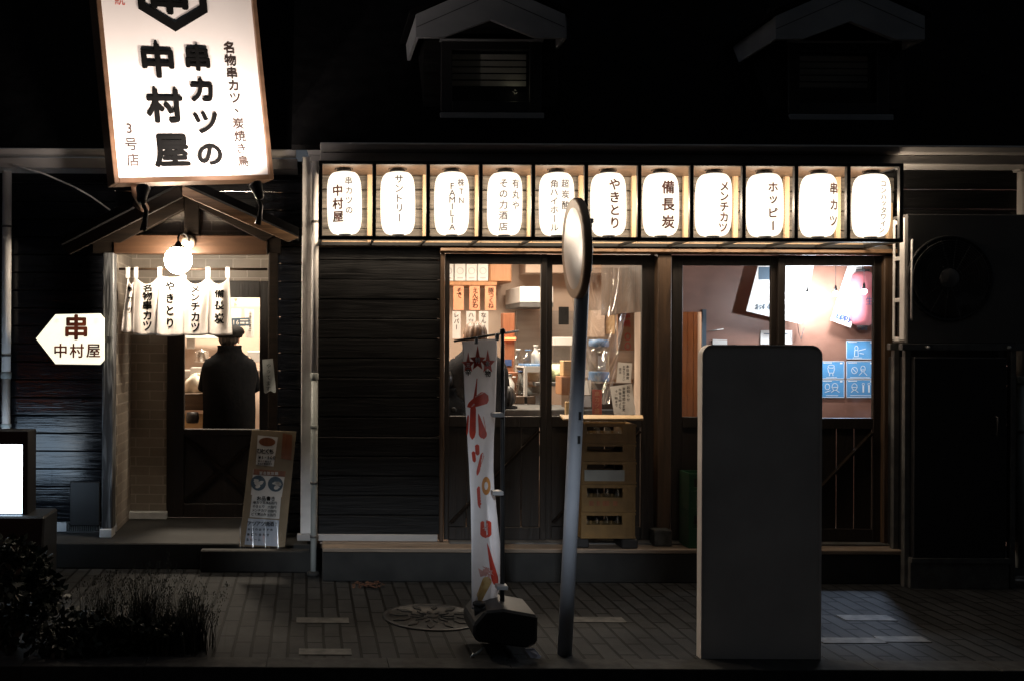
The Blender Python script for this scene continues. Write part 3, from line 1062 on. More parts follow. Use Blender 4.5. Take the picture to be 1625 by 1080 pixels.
for i in range(9):
    rd.box(xk + i * 0.055, xk + i * 0.055 + 0.05, 1.60 + 0.006 * (i % 2), 1.63, 0.2, 2.4)
rd.build('inner_partition', 'cabinet', B)

# ceiling lamps that light the rooms (just above the window heads)
for i, (x, y, l, e) in enumerate(((0.95, 1.55, 1.1, 62), (2.0, 1.9, 0.9, 52), (-0.75, 2.3, 0.9, 100), (2.75, 1.50, 0.3, 5))):
    L = thing('ceiling_lamp', ('long tube lamp on the kitchen ceiling behind the left windows', 'tube lamp on the kitchen ceiling behind the plastic curtain',
                               'tube lamp on the ceiling behind the entrance door', 'short tube lamp above the orange wood doorway')[i], 'lamp', (x, y, 2.70), 'ceiling tube lamps')
    t = MB()
    t.tube([(x - l / 2, y, 2.70), (x + l / 2, y, 2.70)], 0.022, 10)
    t.build('tube', 'ceilinglamp', L)
    t = MB()
    t.box(x - l / 2 - 0.03, x + l / 2 + 0.03, y - 0.05, y + 0.05, 2.74, 2.80)
    t.build('housing', 'whiteplastic', L, bevel=0.01)
    light('lamp_light', 'AREA', (x, y, 2.66), e, (1.0, 0.83, 0.66), L, size=0.5 if l > 0.5 else 0.15, target=(x, y - 0.3, 0))

# unseen slotted block, added and shaped to mask parts of the facade from the fill sun
OB = thing('opposite_building', 'plain grey building with an open gallery storey across the street, behind the viewer', 'building', (0, -14, 0))
mdir = Vector((0, 0, -1))
mdir.rotate(mo.rotation_euler)


def shade(P, Y=-13.0):
    P = Vector(P)
    return P - mdir * ((P.y - Y) / mdir.y)


zsh = shade((0, 0, 1.95)).z
zlo = shade((0, 0, -0.22)).z
xsh = shade((1.72, -1.86, 1.0)).x
m = MB()
m.box(-16, 24, -17, -13.0, zsh, zsh + 9)
m.box(xsh, 24, -17, -13.0, zlo + 0.001, zsh - 0.001)
m.box(-16, shade((-1.2, 0, 1)).x, -17, -13.01, zlo + 0.001, zsh - 0.001)
m.box(-16, 24, -17, -13.0, -0.13, zlo)
m.build('wall', 'concrete', OB)
for i in range(7):
    for j in range(2):
        m = MB()
        x, z = -14 + i * 5, zsh + 1.4 + j * 3.4
        m.box(x, x + 2.2, -12.995, -12.97, z, z + 1.5)
        m.build('window', 'acdark', OB)  # window panels, only dressing on the added block

# ================================================================== LANTERN RACK AND LANTERNS
YK = -0.50
RK = thing('lantern_rack', 'long black steel rack of eleven open bays over the shop windows', 'rack', (WX(970, YK), YK, WZ(385, YK)))
bars = [508.5, 594, 679.5, 763, 846.5, 930.5, 1015, 1098, 1181, 1264, 1347, 1431]
XB = [WX(p, YK, 320) for p in bars]
z_t1, z_t0 = WZ(255, YK, 505), WZ(260.5, YK, 505)
z_b1, z_b0 = WZ(374, YK, 505), WZ(380, YK, 505)
z_l1, z_l0 = WZ(385, YK, 505), WZ(389.5, YK, 505)
m = MB()
hw = 0.0125
m.box(XB[0] - hw, XB[-1] + hw, YK, YK + 0.03, z_t0, z_t1)
m.box(XB[0] - hw, XB[-1] + hw, YK, YK + 0.03, z_b0, z_b1)
m.box(XB[0] - hw, XB[-1] + hw, -0.085, -0.055, z_b0, z_b1)
for x in XB:
    m.box(x - hw, x + hw, YK, YK + 0.03, z_b1, z_t0)
    if x not in (XB[0], XB[-1]):
        m.box(x - 0.006, x + 0.006, YK + 0.031, -0.086, z_b0 + 0.002, z_b1 - 0.004)
for x in (XB[0], XB[-1]):
    m.box(x - hw, x + hw, YK + 0.031, -0.086, z_b0, z_b1)
    m.box(x - hw, x + hw, YK + 0.031, -0.03, z_t0, z_t1)
m.build('frame', 'rackbar', RK, bevel=0.002)
m = MB()
m.box(XB[0] - hw, XB[-1] + hw, YK + 0.031, -0.028, z_t0 + 0.004, z_t0 + 0.016)
m.build('top_panel', 'framewood', RK)
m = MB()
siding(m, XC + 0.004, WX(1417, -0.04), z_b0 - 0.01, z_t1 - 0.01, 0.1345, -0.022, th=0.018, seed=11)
m.build('back_plank', 'backing', RK)  # paler layer of wall siding, lantern glow put into its colour
m = MB()
m.box(XB[0], XB[-1], -0.075, -0.046, WZ(268, -0.06, 505), WZ(262, -0.06, 505))
m.build('ledger', 'pine', RK, bevel=0.002)
m = MB()
m.box(XB[0], XB[-1], -0.052, -0.042, z_b0 - 0.002, z_b1 + 0.01)
m.build('ledger', 'pine', RK, bevel=0.002)
for p in (583, 671, 754, 837, 919, 1003, 1085, 1164, 1245.5, 1327):
    m = MB()
    x = WX(p, -0.072, 320)
    m.box(x, x + 0.033, -0.072, -0.043, z_b1 - 0.01, WZ(268, -0.06, 505))
    m.build('batten', 'pine', RK, bevel=0.002)
m = MB()
m.box(WX(1409, -0.075), WX(1416, -0.075), -0.075, -0.04, z_b1, WZ(318, -0.06, 505))
m.build('batten', 'pine', RK, bevel=0.002)

cx = [547.5, 632, 717, 800.5, 884, 966, 1049, 1131.5, 1214, 1298, 1382]
texts = [
    [('中村屋', -11, 306, 20.5, 17.5, 'inkred'), ('串カツの', 6, 291, 15.5, 12, 'inkfaint')],
    [('サントリー', 0, 288, 15.2, 13.5, 'inkfaint')],
    [('FAMILIA', -3, 299, 10.6, 13, 'inkfaint'), ('株TN', 11, 293, 14, 12, 'inkfaint')],
    [('その力酒店', -7, 294, 16.8, 13.5, 'inkfaint'), ('有丸や', 12, 294, 17, 13.5, 'inkfaint')],
    [('角ハイホール', -10, 294, 13.6, 12.5, 'inkfaint'), ('超炭酸', 7, 294, 17, 13, 'inkfaint')],
    [('やきとり', 2, 295, 20, 18, 'inkred')],
    [('備長炭', 2, 299, 27, 20, 'inkred')],
    [('メンチカツ', 6, 297, 16, 16, 'inkred')],
    [('ホッピー', 1, 298, 20, 16, 'inkred')],
    [('串カツ', 11, 299, 25.5, 18, 'inkred')],
    [('コンハッタワイン', 4, 292, 10.3, 10, 'inkfaint')],
]
lab = ['first lantern from the left, two columns ending in a large 中村屋',
       'white paper lantern lettered サントリー in one faint column',
       'white paper lantern with latin letters FAMILIA down the front',
       'white paper lantern lettered その力酒店 beside a second shorter column',
       'white paper lantern lettered 角ハイホール, half behind the round mirror',
       'white paper lantern lettered やきとり in bold brown',
       'white paper lantern lettered 備長炭 in three large characters',
       'white paper lantern lettered メンチカツ in bold brown',
       'white paper lantern lettered ホッピー in bold brown',
       'white paper lantern lettered 串カツ in large brown characters off centre',
       'rightmost lantern of the row, one thin faded column of writing']
LR, YLn = 0.1135, -0.32
zc = WZ(323, YLn, 547)
hh = 0.204


def lantern_r(t):
    """radius at height t in -1..1"""
    return LR * (0.50 + 0.50 * (max(0, 1 - abs(t) ** 5.5)) ** 0.5) * (1 - 0.05 * t * t)


def make_lantern():
    t = thing('paper_lantern', lab[0], 'lantern', (WX(cx[0], YLn, 323), YLn, zc - hh), 'row of paper lanterns')
    c = Vector((t.location.x, YLn, zc))
    pr = []
    n = 64
    for i in range(n + 1):
        q = -1 + 2 * i / n
        pr.append((lantern_r(q) + (0.0012 if i % 2 else 0), q * hh))
    b = MB()
    b.lathe(pr, c, 40)
    b.build('shade', 'lantern', t)
    b = MB()
    b.lathe([(0.045, hh - 0.001), (0.05, hh), (0.05, hh + 0.017), (0.042, hh + 0.018), (0.0, hh + 0.018)], c, 24)
    b.build('cap', 'black', t)
    b = MB()
    b.lathe([(0.0, -hh - 0.016), (0.036, -hh - 0.016), (0.040, -hh - 0.013), (0.040, -hh + 0.002)], c, 24)
    b.build('bottom_ring', 'black', t)
    b = MB()
    pts = [c + Vector((0.058 * math.cos(a), 0, hh + 0.016 + 0.052 * math.sin(a))) for a in [PI * k / 12 for k in range(13)]]
    b.tube(pts, 0.0025, 6)
    b.tube([c + Vector((0, 0, hh + 0.018)), c + Vector((0.004, 0, hh + 0.05)), c + Vector((-0.004, 0.01, z_t0 - zc))], 0.003, 6)
    b.build('hanger_wire', 'iron', t)
    b = MB()
    b.lathe([(0.014, 0), (0.02, 0.006), (0.02, 0.03), (0.012, 0.036)], c + Vector((0, 0, z_t0 - zc - 0.034)), 12)
    b.build('hanger_socket', 'whiteplastic', t)
    light('bulb_light', 'POINT', c, 18.0, (1.0, 0.83, 0.65), t, size=0.05)
    return t


lan0 = make_lantern()
for i, p in enumerate(cx):
    t = lan0 if i == 0 else copy_tree(lan0)
    t.location = (WX(p, YLn, 323), YLn, zc - hh)
    t['_w'] = tuple(t.location)
    t['label'] = lab[i]
for i, t in enumerate([o for o in C.objects if o.name.startswith('paper_lantern')]):
    c = Vector((t.location.x, YLn, zc))
    for (s, off, py0, step, size, mm) in texts[i]:
        off = off * (D + YLn) / F
        # bare chord of the viewing direction: lettering is turned with the lantern
        th = math.asin(max(-0.9, min(0.9, off / LR))) + math.atan2(c.x, D) * 0.0
        b = MB()
        u = Vector((math.cos(th), math.sin(th), 0))
        nn = Vector((math.sin(th), -math.cos(th), 0))
        for k, ch in enumerate(s):
            z = WZ(py0 + step * k, YLn, 547) - zc
            r = lantern_r(z / hh)
            o = c + nn * (r + 0.0035) + Vector((0, 0, z))
            b.glyphs(ch, o, u, (0, 0, 1), size * (D + YLn) / F * 1.05, n=nn, rot=R(90) if ch == 'ー' else 0, bold=0.022 if mm == 'inkfaint' else 0.034)
        b.build('lettering', mm, t)

rnd = random.Random(31)
for t in [o for o in C.objects if o.name.startswith('paper_lantern')]:
    t.rotation_euler = (0, R(rnd.uniform(-1.1, 1.1)), 0)

# ================================================================== BIG SIGN OVER THE PORCH
K = 0.9185
So = Vector((-1.30225 * K, 6.75 * K - D, 1.03427 * K + 1.6))
Su = Vector((1.03996, 0.51993, 0.11387)) * K
Sv = Vector((-0.12981, -0.01702, 1.26323)) * K
su, sv = Su.normalized(), Sv.normalized()
sn = su.cross(sv).normalized()
if sn.y > 0:
    sn = -sn
SW = Su.length
H2 = Sv.length / 1.0      # visible part: 292 px at the left edge
Hs = H2 * 1.62


def sp(a, b, c=0.0):
    """metres along the sign's width, height, outwards"""
    return So + su * a + sv * b + sn * c


def sg(px, py):
    """where the sight line through a photograph point meets the sign's face"""
    o = Vector((0, -D, 1.6))
    d = W(px, py, 0) - o
    k = (So - o).dot(sn) / d.dot(sn)
    q = o + d * k - So
    return q.dot(su), q.dot(sv)


SG = thing('shop_sign', 'large tilted white signboard with raised black lettering over the porch roof', 'sign', tuple(So + su * SW / 2))
m = MB()
fw = 0.045
def slab(a0, a1, b0, b1, c0, c1, m):
    m.hexa([sp(a0, b0, c1), sp(a1, b0, c1), sp(a1, b1, c1), sp(a0, b1, c1)], [sp(a0, b0, c0), sp(a1, b0, c0), sp(a1, b1, c0), sp(a0, b1, c0)])
slab(0.025, SW - 0.025, 0.025, Hs - 0.025, -0.13, -0.004, m)
m.build('panel', 'signwhite', SG)
m = MB()
slab(0, 0.03, 0, Hs, -0.14, 0.02, m)
slab(SW - 0.03, SW, 0, Hs, -0.14, 0.02, m)
slab(0.03, SW - 0.03, 0, 0.03, -0.14, 0.02, m)
slab(0.03, SW - 0.03, Hs - 0.03, Hs, -0.14, 0.02, m)
m.build('frame', 'bronze', SG, bevel=0.003)


def sign_text(s, px0, py0, px1, py1, size, bold, depth, mat, name='lettering', sx=1.0):
    b = MB()
    n = len(s)
    k = (D + So.y) / F
    for i, ch in enumerate(s):
        f_ = i / max(1, n - 1)
        a, c = sg(px0 + (px1 - px0) * f_, py0 + (py1 - py0) * f_)
        b.glyphs(ch, sp(a, c, 0.0 if depth else -0.002), su, sv, size * k, n=sn, depth=depth, bold=bold, sx=sx)
    return b.build(name, mat, SG)


sign_text('中村屋', 250, 97, 272, 240, 57, 0.034, 0.008, 'blacktext', sx=1.1)
sign_text('串カツの', 313, 93, 333, 246, 43, 0.034, 0.008, 'blacktext', sx=1.15)
sign_text('名物串カツ、炭焼き鳥', 363, 76, 386, 256, 20, 0.03, 0.0, 'thinink', sx=1.1)
sign_text('3号店', 205, 204, 211, 254, 22, 0.026, 0.0, 'thinink')
sign_text('伝統', 187, -22, 190, 0, 18, 0.0, 0.0, 'flagred')
# hexagonal emblem
hx, hy = sg(272, -16)
hr = 69 * (D + So.y) / F
m = MB()
for k in range(6):
    a0, a1 = R(-90 + 60 * k), R(-30 + 60 * k)
    q = [sp(hx + r * math.cos(a), hy + r * math.sin(a), 0.005) for r, a in ((hr, a0), (hr, a1), (hr * 0.78, a1), (hr * 0.78, a0))]
    m.prism(q, -sn * 0.0049)
m.build('emblem', 'blacktext', SG)
m = MB()
ex, ey = sg(267, -12)
m.glyphs('串', sp(ex, ey, 0.0), su, sv, 74 * (D + So.y) / F, n=sn, depth=0.005, bold=0.04)
m.build('emblem_letter', 'blacktext', SG)
m = MB()
p = sp(0.16, 0.0, -0.07)
q = W(213, 330, p.y)
m.tube([p + Vector((0, 0, -0.001)), p + Vector((0, 0.03, -0.05)), p + Vector((0, 0.35, -0.10)), W(213, 322, 0.0), W(213, 336, 0.02)], 0.03, 14)
m.build('support_post', 'bronze', SG)


def spot_lamp(px, py, Y, aim, label, e, cone=80, g=0.78):
    p = W(px, py, Y)
    t = thing('spot_lamp', label, 'spotlight', (p.x, p.y, p.z - 0.12), 'sign spotlights')
    d = (aim - p).normalized()
    rot = d.to_track_quat('Z', 'Y').to_matrix()
    m = MB()
    m.lathe([(a_ * g, b_ * g) for a_, b_ in ((0.0, -0.075), (0.028, -0.07), (0.036, -0.05), (0.040, 0.0), (0.052, 0.045), (0.052, 0.06), (0.047, 0.06), (0.040, 0.035), (0.0, 0.03))], p, 20, ax=rot)
    m.build('lamp_head', 'iron', t)
    m = MB()
    m.lathe([(a_ * g, b_ * g) for a_, b_ in ((0.0, 0.036), (0.036, 0.036), (0.036, 0.040), (0.0, 0.040))], p, 20, ax=rot)
    m.build('lens', 'led', t)
    m = MB()
    m.tube([p + Vector((0.0, 0.01, -0.05)), p + Vector((0.02, 0.015, -0.09)), p + Vector((0.012, 0.02, -0.15)), p + Vector((0.0, 0.03, -0.20))], [0.013, 0.013, 0.016, 0.02], 10)
    m.build('bracket', 'iron', t)
    light('spot_light', 'SPOT', p + d * 0.065, e, (1.0, 0.84, 0.74), t, size=0.03, target=aim, spot=cone, blend=0.7)
    return t


spot_lamp(409, 303, -0.86, sp(0.68, 0.85), 'black spotlight on the right slope of the porch roof, aimed up at the sign', 105, 125)
spot_lamp(226, 309, -1.25, sp(0.38, 0.85), 'black spotlight below the left half of the big sign', 85, 125)

# ================================================================== ARROW SIGN
YA = 0.22
AS = thing('arrow_sign', 'lit cream arrow shaped sign pointing left from the porch post', 'sign', tuple(W(115, 578, YA)))
ap = [(57, 537), (88, 499), (158, 497.5), (164.5, 505), (164.5, 571), (158, 578), (88, 577)]
m = MB()
m.prism([W(x, y, YA) for x, y in ap][::-1], (0, 0.035, 0))
m.build('face', 'arrow', AS)
m = MB()
cxa, cya = 118, 538
m.prism([W(cxa + (x - cxa) * 1.01, cya + (y - cya) * 1.02, YA + 0.036) for x, y in ap][::-1], (0, 0.05, 0))
m.build('casing', 'black', AS)
m = MB()
m.box(WX(160, YA + 0.03), WX(172, YA + 0.03), YA + 0.04, YA + 0.075, WZ(545, YA), WZ(535, YA))
m.build('arm', 'black', AS)
k = (D + YA) / F
m = MB()
m.glyphs('串', W(121, 519, YA - 0.003), (1, 0, 0), (0, 0, 1), 41 * k, bold=0.035, sx=1.0)
m.row('中村屋', W(96, 556, YA - 0.003), (1, 0, 0), (0, 0, 1), 23.5 * k, 26 * k, bold=0.022)
m.build('lettering', 'arrowink', AS)
m = MB()
m.row('本', W(90, 509, YA - 0.003), (1, 0, 0), (0, 0, 1), 9 * k, 1)
m.row('店', W(153, 509, YA - 0.003), (1, 0, 0), (0, 0, 1), 9 * k, 1)
m.build('faint_lettering', 'arrowfaint', AS)

# ================================================================== GLOBE LAMP
YGl = 0.10
pg = W(283, 413, YGl)
GL = thing('globe_lamp', 'glowing round globe lamp hanging from an iron hook on the porch beam', 'lamp', tuple(pg - Vector((0, 0, 0.1))))
gr = 22 * (D + YGl) / F
m = MB()
m.lathe([(gr * math.sin(a), -gr * math.cos(a)) for a in [PI * i / 24 for i in range(23)]], pg, 36)
m.build('globe', 'globe', GL)
m = MB()
m.lathe([(gr * 0.52, gr * 0.86), (gr * 0.55, gr * 0.93), (gr * 0.25, gr * 1.10), (gr * 0.12, gr * 1.35), (0.0, gr * 1.38)], pg, 24)
m.build('collar', 'iron', GL)
m = MB()
ctr = pg + Vector((0.045, 0, gr * 1.55))
pts = [pg + Vector((0, 0, gr * 1.35))]
for i in range(11):
    a = R(190 - 19 * i)
    pts.append(pg + Vector((0.028 + 0.030 * math.cos(a), 0.006 * i, gr * 1.62 + 0.034 * math.sin(a))))
pts.append(Vector((pg.x + 0.06, YP - 0.02, WZ(386, YP))))
m.tube(pts, 0.0075, 10)
m.build('hook', 'iron', GL)
m = MB()
ro = Vector((WX(299, YP - 0.02, 386), YP - 0.03, WZ(386, YP)))
m.lathe([(0.0, 0.03), (0.02, 0.028), (0.042, 0.012), (0.05, 0.0), (0.05, -0.016)], ro, 24, ax=Matrix.Rotation(R(90), 3, 'X'))
m.build('wall_rose', 'brass', GL)

# ================================================================== NOREN CURTAIN
YN = 0.40
NR = thing('noren_curtain', 'short cream shop curtain of five panels lettered in black at the entrance', 'curtain', tuple(W(280, 533, YN)))
m = MB()
m.tube([W(189, 427, YN), W(424, 427.5, YN)], 0.009, 10)
m.build('rod', 'framewood', NR)
panels = [  # left top, right top, left bottom, right bottom, bottom y, text, text x, first y, step, size
    (203, 214, 192, 212, 526, '串カツ', 206.5, 458, 18, 11),
    (214, 252, 209, 249, 530, '名物串カツ', 234, 455, 15.5, 16),
    (252, 296, 248, 290, 532, 'やきとり', 270, 459, 18, 15.5),
    (290, 331, 289, 330, 531, 'メンチカツ', 310, 457, 15.6, 15.5),
    (330, 364, 329, 369, 531, '備長炭', 348, 466, 20, 15.5),
]
for i, (a, b, c, d, yb, s, tx, ty, st, sz) in enumerate(panels):
    def fn(u, v, a=a, b=b, c=c, d=d, yb=yb, i=i):
        sag = 14 * 4 * u * (1 - u) * (1 - v) ** 2 if i != 2 else 3 * 4 * u * (1 - u) * (1 - v) ** 2
        top = 437 + (-5 if i else 4) * 0 + sag
        y = top + (yb - top) * v + 1.6 * math.sin(u * PI) * v
        x = (a + (b - a) * u) * (1 - v) + (c + (d - c) * u) * v
        yo = 0.020 * math.sin(u * PI * 2 * 1.5 + i * 1.3 + v * 0.8) * (0.25 + 0.75 * v) + 0.012 * math.sin(u * 9 + v * 5 + i) * v
        yo += 0.03 * v * math.sin(i * 2.1)
        return W(x, y, YN + yo)
    m = MB()
    m.grid(fn, 22, 22)
    po = m.build('panel', 'noren', NR)
    so = po.modifiers.new('thickness', 'SOLIDIFY')
    so.thickness = 0.0025
    m = MB()
    k = (D + YN) / F
    for j, ch in enumerate(s):
        y = ty + st * j
        def gf(x, z, y=y, fn=fn, a=a, b=b, c=c, d=d, tx=tx, yb=yb, k=k):
            v = min(0.99, max(0.0, (y - z / k - 445) / (yb - 445)))
            la, lb = a * (1 - v) + c * v, b * (1 - v) + d * v
            u = min(0.98, max(0.02, (tx + x / k - la) / (lb - la)))
            q = fn(u, v)
            return Vector((q.x, q.y - 0.006, q.z))
        m.glyphs(ch, (0, 0, 0), (1, 0, 0), (0, 0, 1), sz * k, bold=0.036, sx=0.72 if i == 0 else 1.0, fn=gf)
    m.build('lettering', 'blacktext', NR)
for x in (203, 216, 253.5, 290, 330, 361):
    m = MB()
    def lp(u, v, x=x):
        return W(x - 3.6 + 7.2 * u, 424 + 17 * v, YN - 0.013 - 0.004 * math.sin(u * 6))
    m.grid(lp, 3, 3)
    m.build('loop', 'noren', NR)

# ================================================================== DRAIN PIPES
def pipe(name, label, px, Yp, y_top, y_bot, r, head, mat2, ybr):
    p = W(px, y_bot, Yp)
    t = thing(name, label, 'drain pipe', (p.x, p.y, p.z), 'drain pipes')
    m = MB()
    ysp = 600
    m.tube([(p.x, Yp, WZ(y_top, Yp)), (p.x, Yp, WZ(ysp, Yp))], r, 20)
    m.build('upper_pipe', 'pvc', t)
    m = MB()
    m.tube([(p.x, Yp, WZ(ysp, Yp)), (p.x, Yp, p.z)], r * 0.94, 20)
    m.build('lower_pipe', mat2, t)
    m = MB()
    m.lathe([(r * 1.02, -0.02), (r * 1.18, -0.015), (r * 1.18, 0.025), (r * 1.02, 0.03)], (p.x, Yp, WZ(598, Yp)), 20)
    m.build('coupling', 'pvcold', t)
    m = MB()
    m.lathe([(r * 1.0, -0.012), (r * 1.14, -0.008), (r * 1.14, 0.012), (r * 1.0, 0.016)], (p.x, Yp, WZ(677, Yp)), 20)
    m.build('coupling', 'pvcold', t)
    for y in ybr:
        m = MB()
        z = WZ(y, Yp)
        m.lathe([(r * 1.02, -0.008), (r * 1.12, -0.008), (r * 1.12, 0.008), (r * 1.02, 0.008)], (p.x, Yp, z), 20)
        m.box(p.x - 0.006, p.x + 0.006, Yp + r, Yp + r + 0.04, z - 0.006, z + 0.006)
        m.build('bracket', 'steel', t)
    m = MB()
    z0, z1, z2, z3 = [WZ(q, Yp) for q in head]
    hwid = r * 1.5
    ring = lambda z, w, f: [(p.x - w, Yp - f, z), (p.x + w, Yp - f, z), (p.x + w, Yp + f, z), (p.x - w, Yp + f, z)]
    m.hexa(ring(z3, hwid, hwid), ring(z2, hwid, hwid))
    m.hexa(ring(z2 + 0.001, hwid * 1.25, hwid * 1.1), ring(z1, hwid * 2.2, hwid * 1.6))
    m.hexa(ring(z1 + 0.001, hwid * 2.2, hwid * 1.6), ring(z0, hwid * 2.25, hwid * 1.65))
    m.build('hopper_head', 'fascia', t, bevel=0.003)
    return t


pipe('drain_pipe', 'white drain pipe at the building corner beside the lantern rack', 497.5, -0.075, 256, 905, 0.0235, (218, 224, 248, 257), 'pvcold', (352, 765, 850))
m = MB()
pp = W(497, 908, -0.075)
m.lathe([(0.045, 0.0), (0.045, 0.02), (0.03, 0.03)], (pp.x, pp.y, 0.001), 16)
structure(m.build('drain_socket', 'concrete'))
pipe('drain_pipe', 'white drain pipe at the left edge of the photo', 8.5, 0.40, 262, 845, 0.033, (230, 235, 252, 262), 'pvc', (362, 566))
pipe('drain_pipe', 'short grey drain pipe under the eaves at the right edge', 1619, -0.05, 268, 900, 0.03, (255, 258, 264, 268), 'pvcold', (345,))

m = MB()
m.tube([W(20, 262, 0.12), W(70, 276, 0.14), W(118, 297, 0.15), W(146, 313, 0.16), W(175, 334, 0.2)], 0.006, 8)
tag(m.build('cable', 'pvc'), 'thin pale cable sagging from the eaves to the porch roof at the left', 'cable')

# ================================================================== LIT BOX SIGN, FAR LEFT
YB1 = -0.45
bx1 = WX(44, YB1, 750)
bz1, bz0 = WZ(686, YB1), WZ(818, YB1)
LB = thing('light_box', 'standing light box with a blank white glowing face at the left edge', 'light box', (bx1 - 0.3, YB1 + 0.1, 0))
x0 = bx1 - 0.62
m = MB()
for yy in (YB1, YB1 + 0.18):
    m.box(x0, x0 + 0.04, yy, yy + 0.02, bz0, bz1)
    m.box(bx1 - 0.035, bx1, yy, yy + 0.02, bz0, bz1)
    m.box(x0 + 0.04, bx1 - 0.035, yy, yy + 0.02, bz1 - 0.085, bz1)
    m.box(x0 + 0.04, bx1 - 0.035, yy, yy + 0.02, bz0, bz0 + 0.004)
m.box(bx1 - 0.012, bx1, YB1 + 0.021, YB1 + 0.179, bz0, bz1)
m.box(x0, x0 + 0.012, YB1 + 0.021, YB1 + 0.179, bz0, bz1)
m.box(x0 + 0.013, bx1 - 0.013, YB1 + 0.021, YB1 + 0.179, bz1 - 0.012, bz1 - 0.001)
m.build('casing', 'black', LB, bevel=0.002)
for yy in (YB1 + 0.006, YB1 + 0.184):
    m = MB()
    m.box(x0 + 0.041, bx1 - 0.036, yy, yy + 0.008, bz0 + 0.006, bz1 - 0.086)
    m.build('lit_face', 'boxlit', LB)
m = MB()
hc = W(-14, 742, YB1 + 0.003)
for k in range(6):
    a0, a1 = R(-90 + 60 * k), R(-30 + 60 * k)
    m.poly([hc + Vector((r * math.cos(a), 0, r * math.sin(a))) for r, a in ((0.108, a0), (0.108, a1), (0.100, a1), (0.100, a0))])
m.build('emblem', 'boxmark', LB)
m = MB()
zp = WZ(817, YB1)
m.hexa([(x0 - 0.05, YB1 - 0.1, 0), (bx1 + 0.115, YB1 - 0.1, 0), (bx1 + 0.115, YB1 + 0.3, 0), (x0 - 0.05, YB1 + 0.3, 0)],
       [(x0 - 0.05, YB1 - 0.07, zp - 0.004), (bx1 + 0.128, YB1 - 0.07, zp - 0.004), (bx1 + 0.128, YB1 + 0.27, zp - 0.004), (x0 - 0.05, YB1 + 0.27, zp - 0.004)])
m.build('pedestal', 'blackplastic', LB, bevel=0.012)

# ================================================================== CARDBOARD MENU BOARD
YC = -0.02
qa = [W(379, 866, YC - 0.12), W(452, 867, YC - 0.12), W(470, 684, YC), W(400, 681, YC)]
bo, bu, bv = qa[0], qa[1] - qa[0], qa[3] - qa[0]
bn = bu.cross(bv).normalized()
if bn.y > 0:
    bn = -bn
CB = thing('menu_board', 'leaning brown cardboard board with pasted menus wrapped in clear plastic', 'menu board', tuple(qa[0] + bu * 0.5))


def cbp(px, py, e=0.0):
    """bilinear place on the board for a photograph point"""
    v = (867 - py) / (867 - 682.5)
    xl_ = 379 + 21 * v
    xr_ = 452 + 18 * v
    u = (px - xl_) / (xr_ - xl_)
    a = qa[0].lerp(qa[1], u)
    b = qa[3].lerp(qa[2], u)
    return a.lerp(b, v) + bn * e


m = MB()
m.prism([q for q in qa], -bn * 0.014)
m.build('panel', 'cardboard', CB, bevel=0.002)


def stick(pts, mat, e, name='sheet'):
    m = MB()
    m.poly([cbp(x, y, e) for x, y in pts])
    return m.build(name, mat, CB)


def scrawl(lines, mat, name='lettering', e=0.0026):
    m = MB()
    k = 7 / F
    for s, x, y, size, step in lines:
        for i, ch in enumerate(s):
            if ch == ' ':
                continue
            def gf(gx, gz, x=x + i * step, y=y + 0.3 * i * 0, k=k):
                return cbp(x + gx / k, y - gz / k, e)
            m.glyphs(ch, (0, 0, 0), (1, 0, 0), (0, 0, 1), size * k, fn=gf, bold=0.02)
    return m.build(name, mat, CB)


s1 = stick([(406, 738), (434, 740), (441, 693), (409, 691)], 'paper', 0.001)
stick([(446, 727), (462, 729), (464, 688), (449, 686)], 'redwood', 0.001, 'brown_patch')
s2 = stick([(398, 786), (447, 788), (453, 747), (402, 745)], 'paper', 0.0012)
stick([(401.5, 754), (452, 756), (453.5, 747), (402.5, 745)], 'redwood', 0.0018, 'brown_heading')
s3 = stick([(396, 821), (443, 823), (446, 787), (400, 785)], 'paper', 0.0015)
s4 = stick([(388, 864), (440, 866), (443, 825), (394, 823)], 'paperblue', 0.0012)
m = MB()
for c_, n_ in (((410, 767), 0), ((437, 768), 1)):
    m.mi = 0
    m.poly([cbp(c_[0] + 12 * math.cos(a), c_[1] + 12 * math.sin(a), 0.0022) for a in [-2 * PI * i / 24 for i in range(24)]])
m.build('round_picture', 'slateblue', CB)
m = MB()
rnd = random.Random(5)
for c_ in ((410, 767), (437, 768)):
    for i in range(7):
        a = rnd.uniform(0, 6.28)
        r_ = rnd.uniform(1, 6)
        x_, y_ = c_[0] + r_ * math.cos(a), c_[1] + r_ * math.sin(a)
        b_ = rnd.uniform(0, 3)
        m.poly([cbp(x_ + 4.2 * math.cos(b_ - t), y_ + 1.7 * math.sin(b_ - t) + 2 * math.sin(b_) * math.cos(t), 0.0026) for t in [2 * PI * i / 8 for i in range(8)]])
m.build('food_picture', 'paper', CB)
m = MB()
m.poly([cbp(424 + 13 * math.cos(a), 701 + 7 * math.sin(a), 0.002) for a in [-2 * PI * i / 24 for i in range(24)]])
m.build('bowl_picture', 'redwood', CB)
